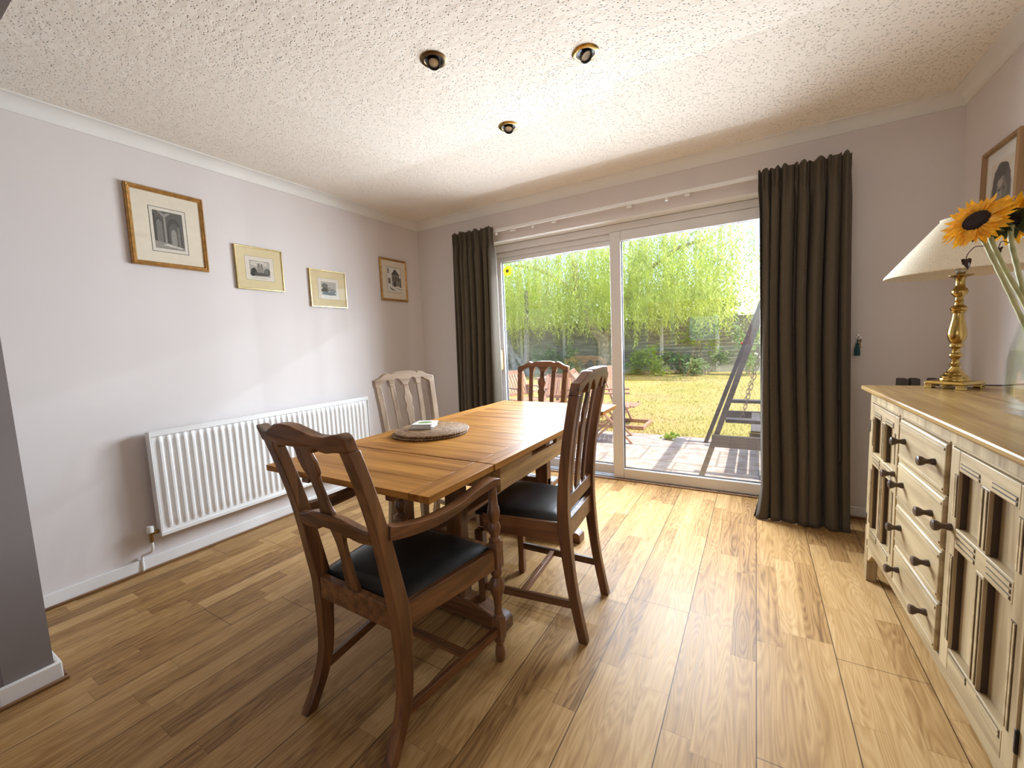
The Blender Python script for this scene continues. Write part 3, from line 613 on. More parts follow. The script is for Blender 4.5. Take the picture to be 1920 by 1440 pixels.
# charcoal portrait on the right wall: a generic long face in profile shading
a5 = [(blob(0.50, 0.50, 0.46, 0.46, 26, 0.05, 21), 4), (blob(0.50, 0.74, 0.38, 0.22, 22, 0.08, 22), 2), (blob(0.52, 0.84, 0.28, 0.10, 22, 0.1, 29), 1), (blob(0.24, 0.52, 0.13, 0.34, 18, 0.12, 25), 1), (blob(0.80, 0.50, 0.12, 0.33, 18, 0.12, 26), 2),
      (blob(0.53, 0.50, 0.23, 0.25, 20, 0.04, 23), 4), (blob(0.62, 0.50, 0.12, 0.22, 16, 0.06, 30), 3), (blob(0.45, 0.66, 0.13, 0.06, 14, 0.05, 34), 5), (blob(0.44, 0.555, 0.07, 0.022, 10, 0.1, 31), 1), (blob(0.64, 0.555, 0.06, 0.022, 10, 0.1, 32), 1), ([(0.51, 0.56), (0.56, 0.55), (0.60, 0.42), (0.48, 0.42)], 3), ([(0.50, 0.55), (0.53, 0.55), (0.53, 0.44), (0.49, 0.44)], 5), (blob(0.53, 0.22, 0.27, 0.17, 20, 0.12, 24), 1), (blob(0.54, 0.36, 0.10, 0.025, 12, 0.1, 33), 2), (blob(0.50, 0.10, 0.44, 0.09, 16, 0.1, 27), 2)]
M['palewoodframe'] = wood('plain_oak_frame', (0.20, 0.10, 0.035), (0.36, 0.21, 0.09), 'z', 0.45)
picture('wood framed charcoal portrait of a long haired man on the right wall', (WX-0.0005, -0.470, 1.765), R(-90), 0.330, 0.432, 0.020, 0.026, M['palewoodframe'], M['whitepaper'], (-0.098, 0.098, -0.150, 0.140), a5, [], None, double=False)

# ------------------------------------------------------------------ dining table (draw-leaf, trestle base)
TZ = 0.740
tb = thing('dining_table', 'golden oak draw leaf dining table with both leaves out', 'table', (1.68, -1.42, 0))
cx, cyy = 1.68, -1.42
def board_top(name, x0, x1, y0, y1, z0, z1, clamp):
    # planks across the table with a clamp board along each long side; seams are fine grooves
    mb = MB(); ny = max(3, round((y1-y0)/0.115)); g = 0.0008
    for i in range(ny):
        a = y0+(y1-y0)*i/ny; b = y0+(y1-y0)*(i+1)/ny
        mb.box(x0+clamp+g, x1-clamp-g, a+(g if i else 0), b-(g if i < ny-1 else 0), z0, z1, 0)
    mb.box(x0, x0+clamp, y0, y1, z0, z1, 1); mb.box(x1-clamp, x1, y0, y1, z0, z1, 1)
    mb.box(x0+0.004, x1-0.004, y0+0.004, y1-0.004, z0+0.002, z1-0.004, 2)
    return mb.build(name, [M['top_x'], M['top_y'], M['groove']], tb, bevel=0.0009)
board_top('tabletop', 1.243-cx, 2.117-cx, -1.990-cyy, -0.792-cyy, TZ-0.024, TZ, 0.085)
board_top('leaf', 1.247-cx, 2.113-cx, -2.352-cyy, -1.994-cyy, TZ-0.024, TZ-0.001, 0.085)
board_top('leaf', 1.247-cx, 2.140-cx, -0.788-cyy, -0.500-cyy, TZ-0.024, TZ-0.001, 0.085)
# apron with a bearer slot
ap = MB()
for s in (1, -1):
    xo = s*0.402; ap.box(min(xo, xo-s*0.022), max(xo, xo-s*0.022), -0.485, 0.56, 0.600, 0.672)
    ap.box(min(xo, xo-s*0.022), max(xo, xo-s*0.022), -0.485, -0.21, 0.672, TZ-0.025); ap.box(min(xo, xo-s*0.022), max(xo, xo-s*0.022), 0.06, 0.56, 0.672, TZ-0.025)
ap.box(-0.38, 0.38, -0.485, -0.463, 0.600, 0.680); ap.box(-0.38, 0.38, 0.538, 0.56, 0.600, 0.680)
ap.build('apron', M['mid_y'], tb, bevel=0.002)  # light reflected from the sideboard is put into this paler oak
for s in (0.23, -0.23): MB().box(s-0.02, s+0.02, -0.90, 0.88, 0.683, TZ-0.0255).build('leaf_bearer', M['oak_y'], tb)
for yy in (-0.47, 0.38):
    for s in (1, -1):
        MB().post([0.085, 0.30, 0.40, 0.62, 0.683], s*0.158, yy, 0.078, [0.060, 0.056, 0.056, 0.060, 0.060]).build('leg', M['oak_z'], tb, bevel=0.004)
    prof = [(-0.40, 0.0), (-0.40, 0.045), (-0.385, 0.058), (-0.34, 0.066), (-0.29, 0.085), (-0.24, 0.100), (0.24, 0.100), (0.29, 0.085), (0.34, 0.066), (0.385, 0.058), (0.40, 0.045), (0.40, 0.0), (0.31, 0.0), (0.27, 0.016), (-0.27, 0.016), (-0.31, 0.0)]
    MB().prism(prof, lambda x, z: (x, yy-0.038, z+0.0), lambda x, z: (x, yy+0.038, z)).build('foot', M['oak_x'], tb, bevel=0.004)
    MB().box(-0.197, 0.197, yy-0.02, yy+0.02, 0.30, 0.36).build('rail', M['oak_x'], tb, bevel=0.003)
MB().box(-0.035, 0.035, -0.45, 0.36, 0.305, 0.355).build('stretcher', M['oak_y'], tb, bevel=0.003)

# ------------------------------------------------------------------ chairs
def yfun(pts):
    zs = [p[0] for p in pts]; ys = [p[1] for p in pts]
    cv = smoothcurve(pts, 6); Z = [c[0] for c in cv]; Y = [c[1] for c in cv]
    return lambda z: float(np.interp(z, Z, Y))
def lin(pts): return lambda z: float(np.interp(z, [p[0] for p in pts], [p[1] for p in pts]))
def slat(t, name, xc, wf, yb, z0, z1, mat, th=0.013, n=26, label=None):
    mb = MB(); zs = [z0+(z1-z0)*i/n for i in range(n+1)]
    mb.post(zs, [xc(z) for z in zs], [yb(z)+0.004 for z in zs], [wf(z) for z in zs], th)
    return mb.build(name, mat, t, bevel=0.0025)
def cushion(t, x0r, x0f, y0, y1, z, dome, mat):
    def fn(u, v):
        w = x0r+(x0f-x0r)*v; x = w*(2*u-1); y = y0+(y1-y0)*v
        e = (1-abs(2*u-1)**5)*(1-abs(2*v-1)**5)
        return (x, y, z+dome*e**0.5)
    mb = MB().grid(fn, 18, 18)
    b = [fn(0,0), fn(1,0), fn(1,1), fn(0,1)]
    mb.grid(lambda u, v: tuple((np.array(fn(u, v)) * np.array([1,1,0]) + np.array([0,0,z-0.012]))), 18, 2)
    # side skirt so that the pad is a closed cushion
    ring = [fn(i/18, 0) for i in range(19)] + [fn(1, j/18) for j in range(1, 19)] + [fn(1-i/18, 1) for i in range(1, 19)] + [fn(0, 1-j/18) for j in range(1, 18)]
    n = len(ring); mb.add(ring + [(p[0], p[1], z-0.012) for p in ring], [(k, (k+1) % n, n+(k+1) % n, n+k) for k in range(n)])
    return mb.build('seat', mat, t, smooth=True)
def side_chair():
    t = thing('dining_chair', '', 'chair')
    mz, mx, my = M['oak_z'], M['oak_x'], M['oak_y']
    yb = yfun([(0, -0.064), (0.2, -0.024), (0.42, 0.0), (0.56, 0.0), (0.75, -0.022), (0.95, -0.062), (1.06, -0.090)])
    xp = lin([(0, 0.172), (0.45, 0.176), (1.0, 0.197)])
    for s in (1, -1):
        zs = [0.945*i/20 for i in range(21)]
        MB().post(zs, [s*xp(z) for z in zs], [yb(z) for z in zs], [0.034 + 0.004*(z > 0.3) for z in zs], [0.036+0.010*math.exp(-((z-0.45)/0.2)**2) for z in zs]).build('leg', mz, t, bevel=0.003)
        zs = [0, 0.03, 0.07, 0.30, 0.385]
        MB().post(zs, s*0.196, 0.375, [0.030, 0.034, 0.029, 0.036, 0.040], [0.030, 0.034, 0.029, 0.036, 0.040]).build('leg', mz, t, bevel=0.003)
    # crest rail: three humps above, arches below
    half = [(0.217, 0.944), (0.217, 0.988), (0.170, 1.002), (0.140, 1.020), (0.120, 1.027), (0.104, 1.023), (0.096, 1.017), (0.086, 1.024), (0.060, 1.030), (0.028, 1.031)]
    top = half + [(-x, z) for x, z in reversed(half)]
    hb = [(0.178, 0.944), (0.178, 0.958), (0.150, 0.972), (0.126, 0.985), (0.117, 0.977), (0.1135, 0.944), (0.0805, 0.944), (0.0795, 0.962), (0.076, 0.980), (0.063, 0.990), (0.046, 0.986), (0.030, 0.968), (0.0155, 0.944)]
    bot = [(-x, z) for x, z in hb] + list(reversed(hb))
    MB().prism(top+bot, lambda x, z: (x, yb(z)-0.018-0.010*(1-(x/0.22)**2), z), lambda x, z: (x, yb(z)+0.018-0.010*(1-(x/0.22)**2), z)).build('crest_rail', mx, t, bevel=0.003)
    MB().box(-0.16, 0.16, -0.012, 0.012, 0.498, 0.552).build('back_rail', mx, t, bevel=0.002)
    for s in (1, -1): slat(t, 'splat', lambda z, s=s: s*np.interp(z, [0.55, 0.945], [0.084, 0.097]), lin([(0.5, 0.032), (0.95, 0.033)]), yb, 0.552, 0.9438, mz)
    vase = lin([(0.50, 0.050), (0.70, 0.043), (0.765, 0.048), (0.785, 0.060), (0.800, 0.060), (0.812, 0.043), (0.83, 0.046), (0.855, 0.060), (0.87, 0.060), (0.905, 0.036), (0.95, 0.031)])
    slat(t, 'splat', lambda z: 0.0, vase, yb, 0.552, 0.9438, mz, n=60)
    fr = MB()
    for s in (1, -1): fr.sweep([(s*0.176, 0.018, 0.4225), (s*0.196, 0.357, 0.4225)], (0.022, 0.075))
    fr.box(-0.178, 0.178, 0.366, 0.390, 0.386, 0.460).box(-0.158, 0.158, -0.010, 0.014, 0.386, 0.460)
    fr.build('seat_frame', my, t, bevel=0.003)
    cushion(t, 0.172, 0.205, 0.012, 0.392, 0.4605, 0.024, M['leather'])
    for s in (1, -1): MB().sweep([(s*0.173, -0.030, 0.140), (s*0.192, 0.360, 0.140)], (0.016, 0.030)).build('stretcher', my, t, bevel=0.002)
    MB().box(-0.175, 0.175, 0.185, 0.207, 0.128, 0.152).build('stretcher', mx, t, bevel=0.002)
    return t
ch = side_chair()
G = 'dining side chairs at the table'
ch.location = (2.305, -1.645, 0); ch.rotation_euler = (0, 0, R(94)); ch.scale = (1, 1, 1.045); tag(ch, 'high backed oak dining chair on the right of the table, seen from its back edge', None, G)
c2 = copy_tree(ch); c2.location = (1.078, -1.340, 0); c2.rotation_euler = (0, 0, R(-104)); c2.scale = (0.98, 1, 1.005); tag(c2, 'pale door-lit oak dining chair behind the table, by the end of the radiator', None, G)
for kid in c2.children:   # door light on this chair is put into its paler, greyer oak
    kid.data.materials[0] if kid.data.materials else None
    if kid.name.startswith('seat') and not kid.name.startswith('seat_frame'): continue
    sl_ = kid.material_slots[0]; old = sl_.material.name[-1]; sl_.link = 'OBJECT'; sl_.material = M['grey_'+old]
c3 = copy_tree(ch); c3.location = (1.490, -0.352, 0); c3.rotation_euler = (0, 0, R(180)); c3.scale = (1.02, 1, 1); tag(c3, 'oak dining chair at the far end of the table against the glass door', None, G)

ac = thing('carver_chair', 'dark oak carver armchair with turned front legs, nearest the camera', 'armchair', (1.882, -2.45, 0), R(-1.5))
mz, mx, my = M['oak_z'], M['oak_x'], M['oak_y']
yb = yfun([(0, -0.085), (0.10, -0.030), (0.20, -0.004), (0.40, 0.0), (0.5, -0.014), (0.7, -0.052), (0.85, -0.092), (1.02, -0.147)])
xp = lin([(0, 0.192), (0.45, 0.186), (1.0, 0.178)])
for s in (1, -1):
    zs = [0.932*i/22 for i in range(23)]
    MB().post(zs, [s*xp(z) for z in zs], [yb(z) for z in zs], [0.034+0.006*(z > 0.3) for z in zs], [0.038+0.012*math.exp(-((z-0.42)/0.2)**2) for z in zs]).build('leg', mz, ac, bevel=0.003)
    c = (s*0.243, 0.412, 0)
    f = MB().lathe([(0.0, 0.0), (0.012, 0.0), (0.017, 0.008), (0.0195, 0.030), (0.017, 0.052), (0.012, 0.066), (0.017, 0.074), (0.0195, 0.084)], c, 18)
    f.post([0.082, 0.088, 0.168, 0.174], c[0], c[1], [0.030, 0.037, 0.037, 0.030], [0.030, 0.037, 0.037, 0.030])
    f.lathe([(0.018, 0.172), (0.020, 0.180), (0.013, 0.188), (0.016, 0.196), (0.013, 0.206), (0.015, 0.235), (0.020, 0.262), (0.0235, 0.268), (0.0245, 0.276), (0.028, 0.286), (0.0295, 0.300), (0.026, 0.316), (0.018, 0.328), (0.016, 0.336), (0.021, 0.344), (0.0225, 0.356), (0.019, 0.370)], c, 18)
    f.post([0.366, 0.372, 0.462, 0.470], c[0], c[1], [0.034, 0.042, 0.042, 0.032], [0.034, 0.042, 0.042, 0.032])
    f.lathe([(0.020, 0.468), (0.0225, 0.478), (0.015, 0.488), (0.016, 0.494), (0.022, 0.506), (0.0240, 0.520), (0.020, 0.536), (0.0165, 0.544), (0.0215, 0.556), (0.0235, 0.580), (0.0205, 0.600), (0.018, 0.604), (0.0155, 0.640), (0.0135, 0.680)], c, 18)
    f.build('leg', mz, ac, bevel=0.0015)
    arm = smoothcurve([(s*0.194, -0.028, 0.678), (s*0.208, 0.03, 0.668), (s*0.222, 0.11, 0.662), (s*0.229, 0.21, 0.665), (s*0.231, 0.31, 0.680), (s*0.239, 0.39, 0.692), (s*0.243, 0.420, 0.692), (s*0.243, 0.432, 0.685)], 4)
    ns = len(arm); MB().sweep(arm, [(0.032+0.012*min(1, i/ns*1.6), 0.040-0.014*min(1, i/ns*2.2)) for i in range(ns)]).build('armrest', my, ac, bevel=0.007, seg=3)
def bow(x): return -0.030*(1-(x/0.2)**2)
cr_top = [(0.200, 0.930), (0.201, 0.972), (0.190, 0.982), (0.172, 0.980), (0.14, 0.973), (0.105, 0.975), (0.07, 0.988), (0.035, 1.000), (0.0, 1.003)]
top = cr_top + [(-x, z) for x, z in reversed(cr_top[:-1])]
hb = [(0.158, 0.930), (0.130, 0.926), (0.110, 0.930), (0.100, 0.940), (0.088, 0.934), (0.078, 0.922), (0.068, 0.932), (0.055, 0.938), (0.040, 0.936)]
bot = [(-x, z) for x, z in hb] + list(reversed(hb))
MB().prism(top+bot, lambda x, z: (x, yb(z)-0.021+bow(x), z), lambda x, z: (x, yb(z)+0.016+bow(x), z)).build('crest_rail', mx, ac, bevel=0.005, seg=3)
mt = [(0.165, 0.648), (0.165, 0.688), (0.14, 0.690), (0.11, 0.700), (0.07, 0.713), (0.03, 0.718)]
mb_ = [(0.150, 0.646), (0.120, 0.646), (0.095, 0.652), (0.078, 0.658), (0.068, 0.650), (0.055, 0.662), (0.038, 0.668)]
top = mt + [(-x, z) for x, z in reversed(mt)]; bot = [(-x, z) for x, z in mb_] + list(reversed(mb_))
MB().prism(top+bot, lambda x, z: (x, yb(z)-0.014+bow(x)*0.7, z), lambda x, z: (x, yb(z)+0.012+bow(x)*0.7, z)).build('back_rail', mx, ac, bevel=0.004)
ybs = lambda z: yb(z)-0.024
up = lin([(0.70, 0.070), (0.725, 0.062), (0.738, 0.048), (0.76, 0.040), (0.81, 0.038), (0.840, 0.046), (0.848, 0.062), (0.862, 0.074), (0.89, 0.078), (0.915, 0.066), (0.95, 0.070)])
slat(ac, 'splat', lambda z: 0.0, up, ybs, 0.708, 0.940, mz, 0.013, 50)
lo = lin([(0.43, 0.052), (0.47, 0.060), (0.51, 0.050), (0.56, 0.038), (0.61, 0.042), (0.65, 0.060), (0.68, 0.078)])
slat(ac, 'splat', lambda z: 0.0, lo, lambda z: yb(z)-0.012, 0.440, 0.668, mz, 0.013, 40)
fr = MB()
for s in (1, -1): fr.sweep([(s*0.188, 0.022, 0.408), (s*0.243, 0.392, 0.408)], (0.024, 0.076))
fr.box(-0.226, 0.226, 0.400, 0.426, 0.371, 0.446)
fr.prism([(-0.166, 0.372), (-0.166, 0.446), (0.166, 0.446), (0.166, 0.372)], lambda x, z: (x, -0.016+0.6*bow(x), z), lambda x, z: (x, 0.010+0.6*bow(x), z))
fr.build('seat_frame', my, ac, bevel=0.003)
cushion(ac, 0.182, 0.231, 0.008, 0.402, 0.446, 0.028, M['leather'])
for s in (1, -1): MB().sweep([(s*0.191, -0.018, 0.118), (s*0.242, 0.395, 0.126)], (0.018, 0.032)).build('stretcher', my, ac, bevel=0.002)
MB().box(-0.222, 0.222, 0.24, 0.262, 0.110, 0.134).build('stretcher', mx, ac, bevel=0.002)

# ------------------------------------------------------------------ on the table
for k, (dx, dy, r) in enumerate([(0.0, 0.0, 0.196), (0.006, 0.006, 0.192)]):
    z = TZ+0.0005 + k*0.0125
    m = MB(); n = 12
    m.lathe([(0.0, 0.011), (r-0.006, 0.011), (r-0.001, 0.008), (r, 0.0055), (r-0.001, 0.003), (r-0.006, 0.0)], (0,0,0), 72, cap=True)
    o = m.build('placemat', M['coil'], None, smooth=True); o.location = (1.500+dx, -1.648+dy, z)
    tag(o, ['round woven rattan placemat, the lower one of the stack on the table', 'round woven rattan placemat on top, under the coasters'][k], 'placemat', 'woven placemats on the table')
for k in range(4):
    t = thing('coaster', ['lowest square white coaster on the woven placemat', 'second square coaster up from the placemat', 'third square coaster, under the topmost one', 'topmost square coaster with an oval picture'][k], 'coaster', (1.452+0.004*(k % 2)-0.002*k, -1.640+0.003*k, TZ+0.0245+0.0006+k*0.0062), R(24+[0, 4, -3, -2][k]), 'square coasters stacked on the placemats')
    MB().box(-0.054, 0.054, -0.054, 0.054, 0, 0.0012).build('backing', M['book'], t)
    MB().box(-0.054, 0.054, -0.054, 0.054, 0.0012, 0.0056).build('face', M['card'], t, bevel=0.0006)
    if k == 3:
        MB().add([(0.038*math.cos(a), 0.030*math.sin(a), 0.0058) for a in [2*math.pi*i/28 for i in range(28)]], [tuple(range(28))]).build('picture', M['shrub3'], t)

# ------------------------------------------------------------------ doormat
o = MB().box(0.98, 1.58, -0.40, -0.05, 0.0005, 0.012).build('doormat', M['mat'], None, bevel=0.004); tag(o, 'blue grey doormat on the floor inside the patio door', 'doormat')

# ------------------------------------------------------------------ sideboard
sb = thing('sideboard', 'limed oak sideboard with panelled doors and four drawers', 'sideboard', (3.412, -0.787, 0), R(-90+1.37))
SL, SD = 1.285, 0.445
pz, px_, py_ = M['pale_z'], M['pale_x'], M['pale_y']
tp = MB()
prof = [(-0.034, 0.902), (-0.030, 0.912), (-0.022, 0.9185), (-0.012, 0.920)]
tp.box(-0.034, SL+0.034, -0.032, SD+0.006, 0.899, 0.9205)
M['topwax'] = wood('waxed_pale_oak_top', (0.24, 0.130, 0.042), (0.44, 0.285, 0.11), 'x', 0.27, 1.0, 0.3, 10, 0.06)
tp.build('worktop', M['topwax'], sb, bevel=0.007, seg=3)
MB().box(-0.012, SL+0.012, -0.012, SD, 0.888, 0.899).build('moulding', px_, sb, bevel=0.004)
bd = MB()
bd.box(0, SL, 0.030, SD, 0.165, 0.8875).box(0, 0.032, 0.0, 0.030, 0.165, 0.8875).box(SL-0.032, SL, 0, 0.030, 0.165, 0.8875).box(0.418, 0.432, 0.0, 0.030, 0.2, 0.85).box(0.853, 0.867, 0.0, 0.030, 0.2, 0.85).box(0.032, SL-0.032, 0.0, 0.030, 0.850, 0.8875)
bd.box(0.0, 0.045, 0.0, 0.04, 0.0, 0.165).box(SL-0.045, SL, 0.0, 0.04, 0.0, 0.165).box(0.0, 0.04, SD-0.05, SD, 0.0, 0.165).box(SL-0.04, SL, SD-0.05, SD, 0.0, 0.165)
bd.build('body', pz, sb, bevel=0.002)
ogee = [(0.032, 0.205), (SL-0.032, 0.205), (SL-0.032, 0.10), (SL-0.06, 0.105), (SL-0.085, 0.125), (SL-0.11, 0.150), (SL-0.15, 0.160), (SL-0.30, 0.165), (0.30, 0.165), (0.15, 0.160), (0.11, 0.150), (0.085, 0.125), (0.06, 0.105), (0.032, 0.10)]
MB().prism(ogee, lambda x, z: (x, 0.002, z), lambda x, z: (x, 0.024, z)).build('plinth', px_, sb, bevel=0.002)
# reeded line under the top rail
MB().box(0.436, 0.849, -0.003, 0.0, 0.852, 0.857).box(0.870, SL-0.034, -0.003, 0.0, 0.852, 0.857).box(0.036, 0.415, -0.003, 0.0, 0.852, 0.857).build('beading', px_, sb)
def knob(parent, x, z, y):
    b = MB().lathe([(0.0, 0.0), (0.011, 0.0), (0.0105, 0.006), (0.0075, 0.014), (0.0082, 0.020), (0.0135, 0.028), (0.0155, 0.034), (0.0145, 0.039), (0.010, 0.0415), (0.0, 0.042)], (0,0,0), 18, cap=False).xf(Matrix.Translation((x, y, z)) @ Matrix.Rotation(R(90), 4, 'X'))
    return b.build('knob', M['dknob'], parent, smooth=True)
for k in range(4):
    z1 = 0.846 - k*0.1615; z0 = z1 - 0.150; x0, x1 = 0.440, 0.844
    d = MB().box(x0, x1, -0.008, 0.028, z0, z1)
    dr = d.build('drawer', px_, sb, bevel=0.006)
    r = MB()
    for z in (z0+0.012, z1-0.020): r.box(x0+0.008, x1-0.008, -0.0105, -0.008, z, z+0.008)
    r.build('moulding', px_, dr, bevel=0.001)
    for xx in (0.505, 0.770): knob(dr, xx, (z0+z1)/2+0.004, -0.008)
    if k < 3: MB().box(x0, x1, 0.0, 0.03, z0-0.0105, z0-0.001).box(x0, x1, -0.004, 0.0, z0-0.008, z0-0.0035).build('drawer_rail', px_, sb)
def pdoor(x0, x1, knobx, hingex):
    z0, z1 = 0.208, 0.846; st = 0.050; xm = (x0+x1)/2; mz0, mz1 = 0.575, 0.630
    fz = MB().box(x0, x0+st, -0.004, 0.026, z0, z1).box(x1-st, x1, -0.004, 0.026, z0, z1).box(xm-0.020, xm+0.020, -0.004, 0.026, z0+0.07, mz0).box(xm-0.020, xm+0.020, -0.004, 0.026, mz1, z1-0.055)
    do = fz.build('door', pz, sb, bevel=0.002)
    for za, zb_ in ((z0, z0+0.07), (z1-0.055, z1), (mz0, mz1)): MB().box(x0+st, x1-st, -0.004, 0.026, za, zb_).build('rail', px_, do, bevel=0.002)
    for a, b in ((x0+st, xm-0.020), (xm+0.020, x1-st)):
        for c, d in ((z0+0.07, mz0), (mz1, z1-0.055)):
            MB().box(a, b, 0.016, 0.024, c, d).build('panel', pz, do)
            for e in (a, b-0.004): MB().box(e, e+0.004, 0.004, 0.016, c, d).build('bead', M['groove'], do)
    class RD(MB):   # reeding scratched along the rails and muntin, dark backing strips around the reeds
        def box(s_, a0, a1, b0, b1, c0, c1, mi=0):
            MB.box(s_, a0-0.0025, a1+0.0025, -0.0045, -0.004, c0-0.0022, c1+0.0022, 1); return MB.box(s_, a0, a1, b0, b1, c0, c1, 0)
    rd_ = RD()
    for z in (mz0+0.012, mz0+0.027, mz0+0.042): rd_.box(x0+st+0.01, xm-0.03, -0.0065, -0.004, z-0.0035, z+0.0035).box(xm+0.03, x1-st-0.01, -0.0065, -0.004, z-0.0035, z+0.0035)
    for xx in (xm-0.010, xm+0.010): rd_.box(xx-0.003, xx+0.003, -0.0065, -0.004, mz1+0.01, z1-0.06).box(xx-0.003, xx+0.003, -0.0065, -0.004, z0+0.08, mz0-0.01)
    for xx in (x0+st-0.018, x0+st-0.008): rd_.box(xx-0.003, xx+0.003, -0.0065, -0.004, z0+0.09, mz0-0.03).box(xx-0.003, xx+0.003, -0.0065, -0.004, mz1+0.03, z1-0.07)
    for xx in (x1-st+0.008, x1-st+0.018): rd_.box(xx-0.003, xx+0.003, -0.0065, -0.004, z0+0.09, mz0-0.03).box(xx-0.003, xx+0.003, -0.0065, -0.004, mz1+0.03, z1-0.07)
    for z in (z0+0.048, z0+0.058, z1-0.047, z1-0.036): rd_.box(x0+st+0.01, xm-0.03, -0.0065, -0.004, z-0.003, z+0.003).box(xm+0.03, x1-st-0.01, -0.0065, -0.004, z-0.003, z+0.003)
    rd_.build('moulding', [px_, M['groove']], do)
    knob(do, knobx, 0.622, -0.004)
    for z in (0.30, 0.74): MB().box(hingex-0.004, hingex+0.004, -0.006, 0.0, z-0.028, z+0.028).build('hinge', M['iron'], do, bevel=0.002)
pdoor(0.034, 0.416, 0.392, 0.033)
pdoor(0.869, SL-0.034, 0.893, SL-0.033)

# ------------------------------------------------------------------ table lamp on the sideboard
lp = thing('table_lamp', 'brass table lamp with a wide cream shade on the sideboard', 'table lamp', (3.668, -0.832, 0.921))
b = MB()
def sq(zs, hw): b.post(zs, 0, 0, [2*h for h in hw], [2*h for h in hw])
sq([0.016, 0.020, 0.026, 0.031], [0.064, 0.066, 0.064, 0.058])
for sx in (1, -1):
    for sy in (1, -1): b.post([0.0, 0.006, 0.017], sx*0.052, sy*0.052, [0.030, 0.024, 0.026], [0.030, 0.024, 0.026])
b.xf(Matrix.Rotation(R(45), 4, 'Z')); base = b.build('base', M['brass'], lp, bevel=0.002)
stem = [(0.047, 0.031), (0.048, 0.036), (0.046, 0.041), (0.042, 0.043), (0.042, 0.050), (0.037, 0.054), (0.033, 0.058), (0.033, 0.063), (0.026, 0.068), (0.023, 0.075), (0.015, 0.083), (0.013, 0.090), (0.018, 0.094), (0.0185, 0.099), (0.013, 0.103), (0.0115, 0.118), (0.014, 0.124), (0.020, 0.130), (0.0215, 0.137), (0.019, 0.143), (0.013, 0.148), (0.012, 0.160), (0.014, 0.166), (0.021, 0.171), (0.0225, 0.177), (0.020, 0.183), (0.017, 0.187), (0.022, 0.192), (0.027, 0.205), (0.0295, 0.222), (0.0285, 0.238), (0.024, 0.262), (0.0195, 0.285), (0.0175, 0.302), (0.0175, 0.309), (0.023, 0.312), (0.024, 0.317), (0.021, 0.320), (0.025, 0.324), (0.026, 0.331), (0.021, 0.338), (0.014, 0.343), (0.0125, 0.352), (0.0155, 0.357), (0.0125, 0.362), (0.0125, 0.374), (0.018, 0.380), (0.024, 0.388), (0.0255, 0.397), (0.022, 0.407), (0.016, 0.413), (0.0140, 0.424), (0.0145, 0.444), (0.018, 0.452), (0.030, 0.457), (0.039, 0.461), (0.039, 0.4625), (0.012, 0.462)]
MB().lathe([(r, z) for r, z in stem], (0,0,0), 32).build('column', M['brass'], lp, smooth=True)
MB().lathe([(0.011, 0.462), (0.013, 0.470), (0.017, 0.474), (0.017, 0.500), (0.0135, 0.506), (0.0135, 0.53)], (0,0,0), 20).build('bulb_holder', M['steel'], lp, smooth=True)
zb, zt = 0.470, 0.690
MB().lathe([(0.236, zb), (0.2375, zb+0.002), (0.236, zb+0.008), (0.069, zt-0.006), (0.070, zt), (0.067, zt), (0.066, zt-0.008), (0.2325, zb+0.006), (0.234, zb), (0.236, zb)], (0,0,0), 64, cap=False).build('lamp_shade', M['shade'], lp, smooth=True)
sp_ = MB()
for k in range(3): sp_.tube([(0.013*math.cos(k*2.094), 0.013*math.sin(k*2.094), 0.525), (0.0665*math.cos(k*2.094), 0.0665*math.sin(k*2.094), zt-0.010)], 0.0015, 6)
sp_.build('shade_carrier', M['steel'], lp)
MB().tube(smoothcurve([(0.0, 0.05, 0.006), (0.06, 0.062, 0.008), (0.10, 0.04, 0.008), (0.14, 0.0, 0.012), (0.17, -0.05, 0.022), (0.196, -0.11, 0.030), (0.215, -0.16, 0.03)], 6), 0.0032, 8).build('cord', M['dry'], lp, smooth=True)

# ------------------------------------------------------------------ vase and sunflowers
vc = (3.652, -1.508); vz = 0.921
vs_ = thing('vase', 'clear square glass vase half full of water on the sideboard', 'vase', (vc[0], vc[1], vz), R(3))
def sqring(h, rad, n=5):
    out = []
    for cx_, cy_, a0 in ((1,1,0), (-1,1,90), (-1,-1,180), (1,-1,270)):
        for k in range(n+1):
            a = R(a0+90*k/n); out.append((cx_*(h-rad)+rad*math.cos(a), cy_*(h-rad)+rad*math.sin(a)))
    return out
def sqlathe(prof, mat, name, parent, cap=True):
    mb = MB(); rings = [[(x, y, z) for x, y in sqring(h, rad)] for h, rad, z in prof]; n = len(rings[0]); vs = [p for r in rings for p in r]
    fs = [(i*n+k, i*n+(k+1) % n, (i+1)*n+(k+1) % n, (i+1)*n+k) for i in range(len(rings)-1) for k in range(n)]
    if cap: fs += [tuple(reversed(range(n))), tuple((len(rings)-1)*n+k for k in range(n))]
    return mb.add(vs, fs).build(name, mat, parent, smooth=True)
sqlathe([(0.060, 0.012, 0.0), (0.064, 0.014, 0.004), (0.064, 0.014, 0.15), (0.062, 0.022, 0.19), (0.057, 0.035, 0.235), (0.053, 0.045, 0.272), (0.050, 0.045, 0.272), (0.054, 0.034, 0.235), (0.059, 0.021, 0.19), (0.0605, 0.012, 0.15), (0.0605, 0.012, 0.018), (0.056, 0.010, 0.015)], M['vase'], 'body', vs_)
sqlathe([(0.059, 0.011, 0.018), (0.0600, 0.012, 0.15), (0.0590, 0.018, 0.183)], M['water'], 'water', vs_)
